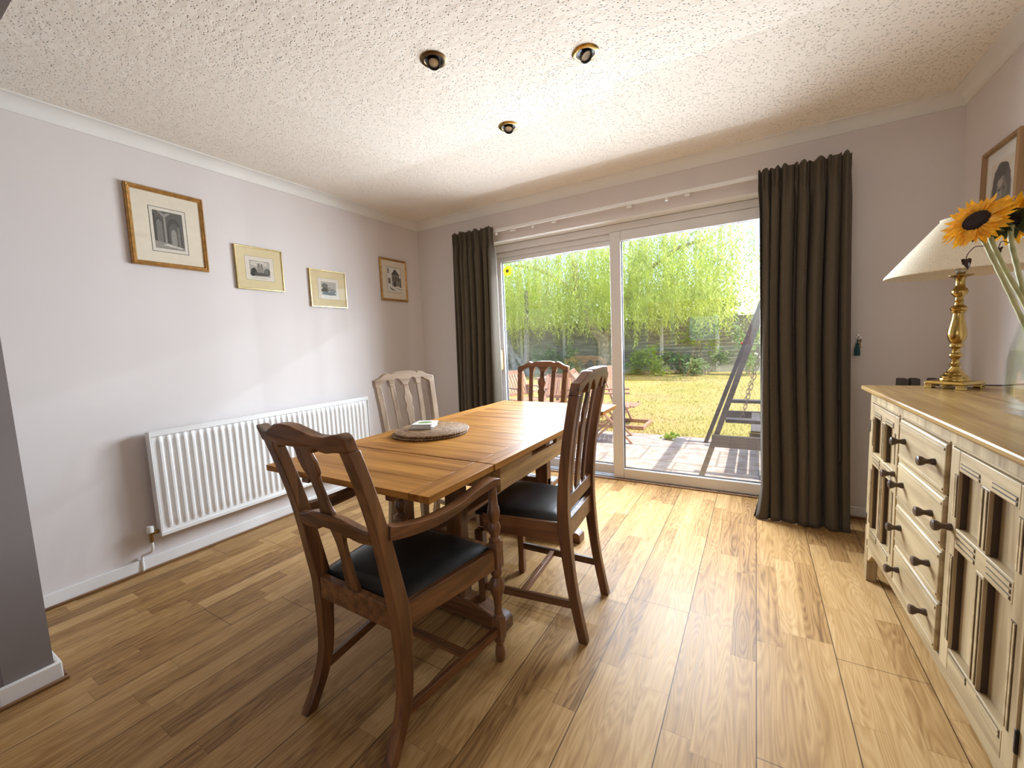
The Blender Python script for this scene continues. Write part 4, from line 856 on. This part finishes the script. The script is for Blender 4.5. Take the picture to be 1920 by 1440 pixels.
def petal_mesh(Lp, wp, curl, rnd):
    mb = MB(); n = 6; vs = []
    tw = rnd.uniform(-0.3, 0.3)
    for i in range(n+1):
        t = i/n; w = wp*math.sin(math.pi*(0.12+0.88*t)**0.8)*(1 if i < n else 0.0)+0.0008
        x = Lp*t; z = curl*t*t*Lp + 0.004*math.sin(6*t)
        for k in (-1, 0, 1): vs.append((x, k*w/2, z + abs(k)*0.0035*(1-t) + k*w*tw*t))
    fs = [(i*3+k, (i+1)*3+k, (i+1)*3+k+1, i*3+k+1) for i in range(n) for k in (0, 1)]
    return mb.add(vs, fs)
def sunflower(label, head, normal, stem_pts, rh, Lp, npet, seed, leaves=()):
    rnd = random.Random(seed); nrm = Vector(normal).normalized(); q = nrm.to_track_quat('Z', 'Y').to_matrix().to_4x4()
    foot = Vector(stem_pts[-1])
    t = thing('sunflower', label, 'flower', foot, 0, 'sunflowers in the glass vase')
    Mh = Matrix.Translation(Vector(head)-foot) @ q
    MB().lathe([(0.0, 0.008), (rh*0.5, 0.009), (rh*0.85, 0.006), (rh, 0.0), (rh*0.9, -0.010), (rh*0.4, -0.018), (0.008, -0.026), (0.0, -0.026)], (0,0,0), 28, cap=False).xf(Mh).build('flower_head', M['disc'], t, smooth=True)
    for ring, (cnt, tilt, ls) in enumerate(((npet, 0.02, 1.0), (npet-3, 0.22, 0.86))):
        for k in range(cnt):
            a = 2*math.pi*(k+0.5*ring+rnd.uniform(-0.2, 0.2))/cnt
            mt_ = Mh @ Matrix.Rotation(a, 4, 'Z') @ Matrix.Translation((rh*0.86, 0, -0.001+0.003*ring)) @ Matrix.Rotation(-tilt-rnd.uniform(-0.25, 0.25), 4, 'Y') @ Matrix.Rotation(rnd.uniform(-0.25, 0.25), 4, 'X')
            petal_mesh(Lp*ls*rnd.uniform(0.8, 1.15), rnd.uniform(0.014, 0.021), rnd.uniform(-0.22, 0.14), rnd).xf(mt_).build('petal', M['petal'], t, smooth=True)
    sp = MB()
    for k in range(14):
        a = 2*math.pi*k/14
        mt_ = Mh @ Matrix.Rotation(a, 4, 'Z') @ Matrix.Translation((rh*0.55, 0, -0.016)) @ Matrix.Rotation(rnd.uniform(-0.1, 0.5), 4, 'Y')
        q_ = petal_mesh(rnd.uniform(0.03, 0.045), 0.016, -0.4, rnd); q_.xf(mt_); sp.add(q_.v, q_.f)
    sp.build('sepals', M['sepal'], t, smooth=True)
    cv = smoothcurve([tuple(Vector(p)-foot) for p in stem_pts], 8); n = len(cv)
    MB().tube(cv, [0.0062+0.0015*math.sin(i*1.7)*0.3 for i in range(n)], 10).build('stem', M['stem'], t, smooth=True)
    for pts, s in leaves:
        cvl = smoothcurve([tuple(Vector(p)-foot) for p in pts], 6)
        l = MB().tube(cvl, 0.0012, 6); e = cvl[-1]
        for k in range(4):
            qq = petal_mesh(s*rnd.uniform(0.7, 1.2), s*0.55, rnd.uniform(-1, 1), rnd).xf(Matrix.Translation(e) @ Matrix.Rotation(rnd.uniform(0, 6.28), 4, 'Z') @ Matrix.Rotation(rnd.uniform(0.3, 1.6), 4, 'Y')); l.add(qq.v, qq.f)
        l.build('leaf', M['dry'], t, smooth=True)
    return t
vfl = lambda x, y, z: (x, y, z)
sunflower('large open sunflower facing the room, in front of the lamp shade', (3.508, -1.462, 1.486), (-0.62, -0.66, 0.44), [(3.518, -1.455, 1.462), (3.530, -1.452, 1.425), (3.560, -1.468, 1.33), (3.590, -1.487, 1.23), (3.622, -1.505, 1.12), (3.672, -1.52, 0.945)], 0.035, 0.052, 32, 5, [([(3.535, -1.455, 1.41), (3.515, -1.44, 1.415), (3.500, -1.438, 1.395), (3.498, -1.438, 1.380)], 0.022)])
sunflower('sunflower turned away showing its green back, in the vase', (3.600, -1.40, 1.490), (0.30, 0.80, 0.50), [(3.596, -1.412, 1.470), (3.592, -1.425, 1.43), (3.598, -1.445, 1.36), (3.612, -1.47, 1.26), (3.640, -1.50, 1.12), (3.655, -1.53, 0.945)], 0.032, 0.055, 18, 9, [([(3.595, -1.43, 1.41), (3.575, -1.425, 1.425), (3.568, -1.425, 1.405)], 0.024)])
sunflower('sunflower half hidden at the back of the bunch', (3.556, -1.405, 1.494), (0.1, 0.75, 0.65), [(3.552, -1.418, 1.470), (3.550, -1.432, 1.43), (3.576, -1.450, 1.34), (3.612, -1.478, 1.23), (3.645, -1.497, 1.11), (3.690, -1.50, 0.945)], 0.026, 0.040, 16, 13)

# things standing behind the sideboard against the back wall: dark folder tops and a sheet of paper
for k, (x, y, zt_, lab) in enumerate([(3.612, -0.36, 0.922, 'dark box end behind the sideboard, the one nearest the curtain'), (3.660, -0.36, 0.922, 'dark box end behind the sideboard, next to the white paper'), (3.732, -0.36, 0.922, 'dark box end behind the sideboard, beside the lamp base')]):
    o = MB().box(x-0.018, x+0.018, y-0.03, y+0.03, 0.0005, zt_-0.006).build('file_box', M['book'], None, bevel=0.006); tag(o, lab, 'box', 'dark boxes behind the sideboard')
o = MB().prism([(3.680, 0.3), (3.680, 0.918), (3.712, 0.902), (3.712, 0.3)], lambda x, z: (x, -0.36, z), lambda x, z: (x, -0.358, z)).build('paper_sheet', M['whitepaper'], None); tag(o, 'corner of white paper poking up between the dark boxes', 'paper')
o.location.z = -0.2995

# keys hanging on the back wall
ky = thing('key_ring', 'keys with a teal tassel hanging on the wall by the curtain', 'keys', (3.486, 0.0, 1.14))
MB().lathe([(0.0, 0.0), (0.009, 0.0), (0.009, 0.003), (0.004, 0.005), (0.004, 0.016), (0.0, 0.017)], (0,0,0), 14, cap=False).xf(Matrix.Rotation(R(90), 4, 'X')).build('hook', M['steel'], ky, smooth=True)
MB().tube([(0.011*math.sin(2*math.pi*k/20), -0.012, -0.010+0.011*math.cos(2*math.pi*k/20)) for k in range(21)], 0.0014, 6).build('ring', M['steel'], ky, smooth=True)
MB().tube([(-0.003, -0.012, -0.02), (-0.004, -0.012, -0.045)], 0.0025, 6).build('cord', M['black'], ky)
MB().lathe([(0.0, -0.044), (0.008, -0.046), (0.010, -0.056), (0.008, -0.060), (0.013, -0.075), (0.0145, -0.118), (0.012, -0.121), (0.0, -0.120)], (-0.004, -0.016, 0), 12, cap=False).build('tassel', M['teal'], ky, smooth=True)
MB().box(0.006, 0.012, -0.013, -0.0115, -0.072, -0.022).box(0.012, 0.016, -0.013, -0.0115, -0.070, -0.066).box(0.003, 0.015, -0.013, -0.0115, -0.036, -0.022).build('key', M['dullbrass'], ky)

# sunflower sticker on the glass
st = thing('window_sticker', 'small yellow sunflower sticker on the left pane of the door', 'sticker', (0.918, 0.1915, 1.862))
pl = []
for k in range(48):
    a = 2*math.pi*k/48; r = 0.046+0.010*math.cos(12*a); pl.append((r*math.cos(a), r*math.sin(a)))
MB().prism(pl, lambda x, z: (x, 0.0, z), lambda x, z: (x, 0.0007, z)).build('petals', M['decal'], st)
MB().prism([(0.016*math.cos(2*math.pi*k/20), 0.016*math.sin(2*math.pi*k/20)) for k in range(20)], lambda x, z: (x, -0.0006, z), lambda x, z: (x, -0.0001, z)).build('centre', M['decalc'], st)

# ------------------------------------------------------------------ the garden
GZ = -0.12
struct(MB().box(-14, 14, 0.32, 2.42, GZ-0.2, GZ).build('patio', M['slab']))
struct(MB().box(-30, 24, 2.42, 26, GZ-0.25, GZ-0.005).build('lawn', M['lawn']))
rg = random.Random(3); gb = MB()
for k in range(16000):
    y = 2.45 + 9.3*rg.random()**1.3; x = rg.uniform(-0.75*(y+3.25)+2.0, 0.12*(y+3.25)+2.6)
    h = rg.uniform(0.015, 0.042); a = rg.uniform(0, 6.28); w = rg.uniform(0.004, 0.010); lx, ly = rg.uniform(-0.03, 0.03), rg.uniform(-0.03, 0.03)
    gb.add([(x-w*math.cos(a), y-w*math.sin(a), GZ-0.006), (x+w*math.cos(a), y+w*math.sin(a), GZ-0.006), (x+lx, y+ly, GZ+h)], [(0,1,2)])
tag(gb.build('grass', M['grassblade']), 'short dry grass of the lawn beyond the patio', 'grass', kind='stuff')
# fence: overlapping boards between concrete posts
A, B = Vector((-7.2, 11.6, 0)), Vector((7.2, 13.4, 0)); fl = (B-A).length; npan = 8
fe = thing('garden_fence', 'weathered lap board fence with concrete posts across the garden end', 'fence', (A.x, A.y, GZ), math.atan2(B.y-A.y, B.x-A.x))
for k in range(npan):
    x0, x1 = k*fl/npan+0.06, (k+1)*fl/npan-0.06; p = MB(); nb = 13
    for j in range(nb):
        z = 0.20+j*0.128
        p.add([(x0, -0.006, z+0.14), (x1, -0.006, z+0.14), (x1, -0.024, z), (x0, -0.024, z), (x0, 0.006, z+0.14), (x1, 0.006, z+0.14), (x1, -0.006, z), (x0, -0.006, z)], [(0,1,2,3), (4,7,6,5), (3,2,6,7), (0,4,5,1), (0,3,7,4), (1,5,6,2)])
    p.box(x0, x1, -0.03, 0.03, 1.87, 1.90)
    p.build('fence_panel', M['fence'], fe)
    MB().box(x0-0.005, x1+0.005, -0.02, 0.02, 0.0, 0.20).build('gravel_board', M['concrete'], fe)
for k in range(npan+1): MB().box(k*fl/npan-0.055, k*fl/npan+0.055, -0.05, 0.05, 0.0, 1.93).build('fence_post', M['concrete'], fe, bevel=0.01)

def leafquad(mb, p, d, w, L, roll, mi=0):
    d = Vector(d).normalized(); a = d.orthogonal().normalized(); a = Matrix.Rotation(roll, 3, d) @ a; p = Vector(p)
    mb.add([p, p+d*L*0.45+a*w/2, p+d*L, p+d*L*0.45-a*w/2], [(0,1,2,3)], mi)
# leafy trees beyond the fence
def back_tree(label, loc, rx, rz_, z0, n, seed):
    q = random.Random(seed); t = thing('background_tree', label, 'tree', loc, 0, 'leafy trees beyond the fence'); mb = MB()
    MB().tube([(0, 0, -0.05), (0.05, 0, z0), (0, 0, z0+0.6*rz_)], [0.16, 0.12, 0.06], 8).build('trunk', M['bark'], t, smooth=True)
    for k in range(n):
        a = q.uniform(0, 6.28); b = math.acos(q.uniform(-1, 1)); r = q.uniform(0.55, 1.0)
        p = (rx*r*math.sin(b)*math.cos(a), 0.8*r*math.sin(b)*math.sin(a), z0+rz_*0.5+rz_*0.5*r*math.cos(b)); c = q.uniform(0, 6.28)
        leafquad(mb, p, (math.cos(c), math.sin(c), q.uniform(-0.8, 0.4)), q.uniform(0.10, 0.16), q.uniform(0.2, 0.3), q.uniform(0, 6.28))
    mb.build('crown', M['shrub2'], t)
back_tree('rounded leafy tree beyond the fence at the far left', (-7.3, 15.2, GZ), 2.2, 3.0, 1.0, 2600, 31)
back_tree('rounded leafy tree beyond the fence behind the willow trunk', (-3.6, 15.8, GZ), 2.4, 3.2, 1.0, 2800, 32)
back_tree('rounded leafy tree beyond the fence, right of the willow trunk', (0.2, 16.4, GZ), 2.2, 2.6, 1.0, 2600, 33)
# weeping willow
rw = random.Random(21)
wt = thing('willow_tree', 'weeping willow with trailing yellow green branches in front of the fence', 'tree', (-1.75, 11.3, GZ))
trunk = MB()
trunk.tube(smoothcurve([(0, 0, -0.05), (0.02, 0, 0.4), (0.02, 0, 0.9), (-0.05, 0, 1.25), (-0.30, 0, 1.65), (-0.62, 0.05, 2.1), (-0.9, 0.1, 2.9), (-1.1, 0.1, 4.2)], 6), [0.27-0.16*i/42 for i in range(43)], 14)
trunk.tube(smoothcurve([(-0.02, 0, 1.15), (0.35, 0.05, 1.8), (0.9, 0.1, 2.8), (1.3, 0.1, 4.2)], 6), [0.17-0.09*i/18 for i in range(19)], 12)
trunk.tube(smoothcurve([(-0.9, 0.1, 2.9), (-2.2, -0.1, 3.9), (-3.4, -0.2, 4.3)], 6), [0.10-0.05*i/12 for i in range(13)], 10)
trunk.tube(smoothcurve([(1.0, 0.1, 3.1), (2.4, -0.2, 4.0), (3.4, -0.2, 4.2)], 6), [0.09-0.05*i/12 for i in range(13)], 10)
trunk.build('trunk', M['bark'], wt, smooth=True)
cr = MB()
for k in range(1500):
    x = rw.uniform(-6.6, 5.0); yy = rw.uniform(-1.8, 1.1)
    edge = 1.0 if x < 2.9 else max(0.0, 1-(x-2.9)/2.0)
    if rw.random() > edge*0.93+0.07: continue
    zt_ = 4.9 + rw.uniform(-1.3, 0.5) - 0.02*x*x
    bias = rw.random()
    zb_ = 1.86 + rw.gauss(0, 0.20) + (0.35 if bias < 0.4 else 0) - (0.5 if bias > 0.93 else 0)
    zb_ = max(0.75, zb_)
    n = int((zt_-zb_)/0.085); sx = rw.uniform(-0.12, 0.12); px0, py0 = x, yy; ph0 = rw.uniform(0, 6.28); pts = []
    for i in range(n+1):
        f = i/max(1, n); X = x+sx*f+0.04*math.sin(4*f+ph0); Y = yy+0.04*math.cos(3*f+ph0); Z = zt_-(zt_-zb_)*f; pts.append((X, Y, Z))
        for s in (0, 1):
            if rw.random() < 0.16: continue
            a = rw.uniform(0, 6.28); leafquad(cr, (X, Y, Z), (math.cos(a)*0.75, math.sin(a)*0.75, -0.95), rw.uniform(0.022, 0.040), rw.uniform(0.11, 0.19), rw.uniform(0, 6.28))
cr.build('crown', M['willow'], wt)
# pale multi stemmed tree further left
pt = thing('garden_tree', 'pale grey forked tree trunk at the left edge of the garden', 'tree', (-4.9, 10.6, GZ))
tr = MB()
for pth, r0 in (([(0, 0, -0.05), (-0.25, 0, 0.7), (-0.45, 0, 1.6), (-0.5, 0, 3.2)], 0.15), ([(0.1, 0, -0.05), (0.35, 0, 0.7), (0.40, 0, 1.7), (0.45, 0, 3.2)], 0.14), ([(0.5, 0.0, -0.05), (0.1, 0, 0.55), (-0.35, 0.0, 1.1), (-0.8, 0, 2.3)], 0.10)):
    c = smoothcurve(pth, 6); tr.tube(c, [r0*(1-0.5*i/len(c)) for i in range(len(c))], 12)
tr.build('trunk', M['palebark'], pt, smooth=True)
def shrub(name, label, loc, rx, ry, rz_, n, mat, L=0.13, w=0.06, seed=1, cat='shrub', group=None, bottom=0.0, extra=None):
    q = random.Random(seed); t = thing(name, label, cat, loc, 0, group); mb = MB(); st_ = MB()
    cl = [(q.uniform(-1, 1), q.uniform(-1, 1), q.uniform(0.15, 1)) for _ in range(max(6, n//120))]
    cl = [(a*math.sqrt(max(0.05, 1-c*c*0.7)), b*math.sqrt(max(0.05, 1-c*c*0.7)), c) for a, b, c in cl]
    for c in cl[:14]:
        st_.tube(smoothcurve([(0.12*c[0]*rx, 0.12*c[1]*ry, 0.0), (0.5*c[0]*rx, 0.5*c[1]*ry, 0.45*(bottom+c[2]*(rz_-bottom))), (c[0]*rx*0.9, c[1]*ry*0.9, (bottom+c[2]*(rz_-bottom))*0.92)], 4), 0.010, 5)
    for k in range(n):
        c = cl[k % len(cl)]; x = (c[0]+q.gauss(0, 0.20))*rx; y = (c[1]+q.gauss(0, 0.22))*ry; z = bottom+(c[2]+q.gauss(0, 0.15))*(rz_-bottom)
        if z < 0.02: z = 0.02+abs(z)*0.3
        a = q.uniform(0, 6.28); leafquad(mb, (x, y, z), (math.cos(a), math.sin(a), q.uniform(-0.7, 0.7)), w*q.uniform(0.7, 1.3), L*q.uniform(0.7, 1.3), q.uniform(0, 6.28))
    mb.build('foliage', mat, t); st_.build('stems', M['bark'], t)
    if extra: extra(t, q)
    return t
GS = 'shrubs in the bed along the fence'
shrub('shrub', 'bright green rounded shrub right of the door post, at the fence', (-0.30, 11.55, GZ), 0.62, 0.45, 0.84, 1100, M['shrub2'], 0.15, 0.06, 1, group=GS)
shrub('shrub', 'dark green shrub right of the bright green one', (0.62, 11.9, GZ), 0.52, 0.35, 0.70, 800, M['shrub'], 0.13, 0.06, 2, group=GS)
shrub('shrub', 'tall yellow green shrub with arching branches before the fence', (1.55, 11.9, GZ), 0.75, 0.35, 1.95, 700, M['shrub2'], 0.16, 0.05, 3, group=GS, bottom=0.75)
shrub('shrub', 'loose pale leafed shrub under the tall arching one', (1.60, 11.5, GZ), 0.6, 0.35, 0.70, 700, M['shrub3'], 0.13, 0.05, 4, group=GS)
def roses(t, q):
    for k, (x, y, z, m_) in enumerate([(-0.15, -0.25, 0.95, 'rose'), (0.05, -0.28, 0.85, 'rose'), (0.20, -0.25, 0.62, 'whitepetal'), (0.32, -0.2, 0.5, 'whitepetal')]):
        f = MB()
        for j in range(9):
            a = j*2.4; qq = petal_mesh(0.07, 0.07, 0.5, q).xf(Matrix.Translation((x, y, z)) @ Matrix.Rotation(a, 4, 'Z') @ Matrix.Rotation(-0.9+0.1*j, 4, 'Y')); f.add(qq.v, qq.f)
        f.build('flower', M[m_], t, smooth=True)
shrub('rose_bush', 'rose bush with a pink flower beside the swing frame', (2.75, 11.6, GZ), 0.55, 0.4, 1.35, 900, M['shrub3'], 0.11, 0.05, 5, 'rose bush', None, 0, roses)
shrub('shrub', 'dark green shrub showing left of the far chair', (-4.0, 11.2, GZ), 0.55, 0.35, 0.95, 800, M['shrub'], 0.14, 0.06, 6, group=GS)
shrub('shrub', 'low grey green shrub seen above the far chair back', (-2.85, 11.4, GZ), 0.60, 0.35, 0.85, 800, M['shrub3'], 0.12, 0.05, 7, group=GS)
shrub('shrub', 'small dark shrub at the foot of the willow trunk', (-1.25, 10.9, GZ), 0.35, 0.3, 0.50, 500, M['shrub'], 0.11, 0.05, 8, group=GS)
o = shrub('weed', 'little bright green weed growing between the paving slabs', (2.02, 2.2, GZ), 0.09, 0.06, 0.10, 60, M['shrub2'], 0.06, 0.03, 9, 'weed')

# swing seat under an A frame
sw = thing('garden_swing', 'dark timber garden swing seat on an A frame outside the door', 'swing', (3.22, 1.5, GZ))
for yy in (-0.66, 0.70):
    for s in (1, -1): MB().sweep([(s*0.69-0.09*(yy > 0), yy, 0.0), (s*0.05-0.03*(yy > 0), yy, 2.06)], (0.045, 0.07), (0, 1, 0)).build('leg', M['swing'], sw, bevel=0.004)
    MB().box(-0.60, 0.60, yy-0.055, yy-0.030, 0.300, 0.410).build('crossbar', M['swing'], sw, bevel=0.004)
MB().box(-0.045, 0.045, -0.80, 0.84, 2.06, 2.15).build('top_beam', M['swing'], sw, bevel=0.005)
seat = MB()
for k in range(5): seat.box(-0.30+k*0.095, -0.30+k*0.095+0.078, -0.48, 0.52, 0.40-k*0.012, 0.42-k*0.012)
seat.box(-0.31, 0.2, -0.48, -0.44, 0.31, 0.39).box(-0.31, 0.2, 0.48, 0.52, 0.31, 0.39)
seat.build('seat', M['swing'], sw, bevel=0.003)
bk = MB()
for k in range(9): bk.sweep([(0.20, -0.44+k*0.115, 0.38), (0.36, -0.44+k*0.115, 0.86)], (0.02, 0.075), (0, 1, 0))
bk.sweep([(0.38, -0.48, 0.88), (0.38, 0.52, 0.88)], (0.03, 0.06)); bk.build('backrest', M['swing'], sw, bevel=0.003)
for yy in (-0.53, 0.56):
    MB().box(-0.50, 0.32, yy-0.045, yy+0.045, 0.500+0.02*(yy > 0), 0.535+0.02*(yy > 0)).build('armrest', M['swing'], sw, bevel=0.005)
    MB().sweep([(-0.26, yy, 0.33), (-0.10, yy, 0.50)], (0.03, 0.07), (0, 1, 0)).build('arm_support', M['swing'], sw, bevel=0.004)
    for xa, za in ((-0.37, 0.535), (0.26, 0.555)):
        cn = MB(); p0 = Vector((xa, yy, za)); p1 = Vector((0.0, yy*1.05, 2.07)); nl = 34; d = (p1-p0)/nl; side = Vector((0, 1, 0)); oth = d.normalized().cross(side)
        for i in range(nl):
            c = p0+d*(i+0.5); a = side if i % 2 else oth; ln = d.length*0.72
            cn.tube([c+d.normalized()*ln*math.cos(u)+a*0.012*math.sin(u) for u in [2*math.pi*k/10 for k in range(11)]], 0.0032, 5, cap=False)
        cn.build('chain', M['chain'], sw, smooth=True)
# folding teak chairs on the patio
def teak_chair(label, loc, rz, rake=0.22, h=0.88):
    t = thing('garden_chair', label, 'garden chair', loc, rz, 'teak folding chairs on the patio')
    w = 0.44
    for s in (1, -1):
        MB().sweep([(s*w/2, 0.30, 0.0), (s*w/2, -0.10, 0.45), (s*w/2, -0.10-rake, h)], (0.025, 0.045), (1, 0, 0)).build('leg', M['teak'], t, bevel=0.003)
        MB().sweep([(s*(w/2-0.03), -0.22, 0.0), (s*(w/2-0.03), 0.26, 0.42)], (0.022, 0.042), (1, 0, 0)).build('leg', M['teak'], t, bevel=0.003)
        MB().box(s*w/2-0.03, s*w/2+0.03, -0.16, 0.28, 0.62, 0.645).build('armrest', M['teak'], t, bevel=0.004)
    se = MB()
    for k in range(7): se.box(-w/2+0.02, w/2-0.02, -0.10+k*0.055, -0.10+k*0.055+0.043, 0.435, 0.455)
    se.build('seat', M['teak'], t, bevel=0.002)
    bk = MB(); f = lambda z: -0.10-rake*(z-0.45)/(h-0.45)
    for k in range(8): bk.sweep([(-w/2+0.045+k*0.05, f(0.52), 0.52), (-w/2+0.045+k*0.05, f(h-0.05), h-0.05)], (0.036, 0.014), (0, 1, 0))
    bk.sweep([(-w/2, f(h-0.025), h-0.025), (w/2, f(h-0.025), h-0.025)], (0.018, 0.06)); bk.sweep([(-w/2, f(0.51), 0.51), (w/2, f(0.51), 0.51)], (0.018, 0.045))
    bk.build('backrest', M['teak'], t, bevel=0.002); return t
teak_chair('teak folding chair seen square through the far dining chair back', (0.52, 2.05, GZ), R(180), 0.16, 0.82)
teak_chair('teak folding chair at the left of the patio, turned sideways', (-0.12, 2.25, GZ), R(-115), 0.2, 0.86)
teak_chair('teak folding chair leaning back beside the door post', (1.30, 1.95, GZ), R(-75), 0.36, 0.92)
dc = thing('deck_chair', 'low teak reclining deck chair with rails on the ground, beside the door post', 'deck chair', (1.20, 2.92, GZ), R(-90), 'teak folding chairs on the patio')
for s in (1, -1):
    MB().box(s*0.26-0.02, s*0.26+0.02, -0.30, 0.40, 0.0, 0.05).build('rail', M['teak'], dc, bevel=0.004)
    MB().sweep([(s*0.22, 0.10, 0.05), (s*0.22, -0.04, 0.36), (s*0.22, -0.22, 0.88)], (0.028, 0.045), (1, 0, 0)).build('leg', M['teak'], dc, bevel=0.003)
    MB().sweep([(s*0.245, -0.24, 0.05), (s*0.245, 0.22, 0.33)], (0.022, 0.042), (1, 0, 0)).build('leg', M['teak'], dc, bevel=0.003)
MB().box(-0.24, 0.24, 0.36, 0.40, 0.005, 0.045).build('stretcher', M['teak'], dc, bevel=0.003)
bk = MB(); f = lambda z: -0.04-0.18*(z-0.36)/0.52
for k in range(8): bk.sweep([(-0.175+k*0.05, f(0.34), 0.34), (-0.175+k*0.05, f(0.84), 0.84)], (0.034, 0.014), (0, 1, 0))
bk.sweep([(-0.22, f(0.86), 0.86), (0.22, f(0.86), 0.86)], (0.018, 0.06)); bk.build('backrest', M['teak'], dc, bevel=0.002)
sx_ = MB()
for k in range(6): sx_.box(-0.20, 0.20, -0.03+k*0.05, 0.008+k*0.05, 0.30, 0.318)
sx_.build('seat', M['teak'], dc, bevel=0.002)
gt = thing('garden_table', 'teak garden table behind the folding chairs', 'garden table', (0.35, 3.05, GZ))
tt = MB()
for k in range(9): tt.box(-0.45, 0.45, -0.40+k*0.09, -0.40+k*0.09+0.075, 0.70, 0.725)
tt.build('tabletop', M['teak'], gt, bevel=0.002)
for sx in (1, -1):
    for sy in (1, -1): MB().box(sx*0.40-0.025, sx*0.40+0.025, sy*0.34-0.025, sy*0.34+0.025, 0, 0.70).build('leg', M['teak'], gt, bevel=0.003)

# the street side, seen only mirrored in the glass
struct(MB().box(-30, 40, -60, YB-0.15, GZ-0.2, GZ).build('street_ground', M['slab']))
hs = thing('brick_house', 'red brick house across the street, mirrored in the glass door', 'house', (-1.5, -22, GZ))
MB().box(-5, 4.2, -4, 0, 0, 3.2).build('wall', M['brick'], hs)
MB().prism([(-5.4, 3.2), (4.6, 3.2), (3.2, 5.2), (-4.0, 5.2)], lambda x, z: (x, 0.3 - (z-3.2)*1.0, z), lambda x, z: (x, -4.3 + (z-3.2)*1.0, z)).build('roof', M['rooftile'], hs)
for x in (-3.4, 1.2): MB().box(x, x+1.5, 0.0, 0.04, 1.0, 2.3).build('window', M['upvc'], hs)
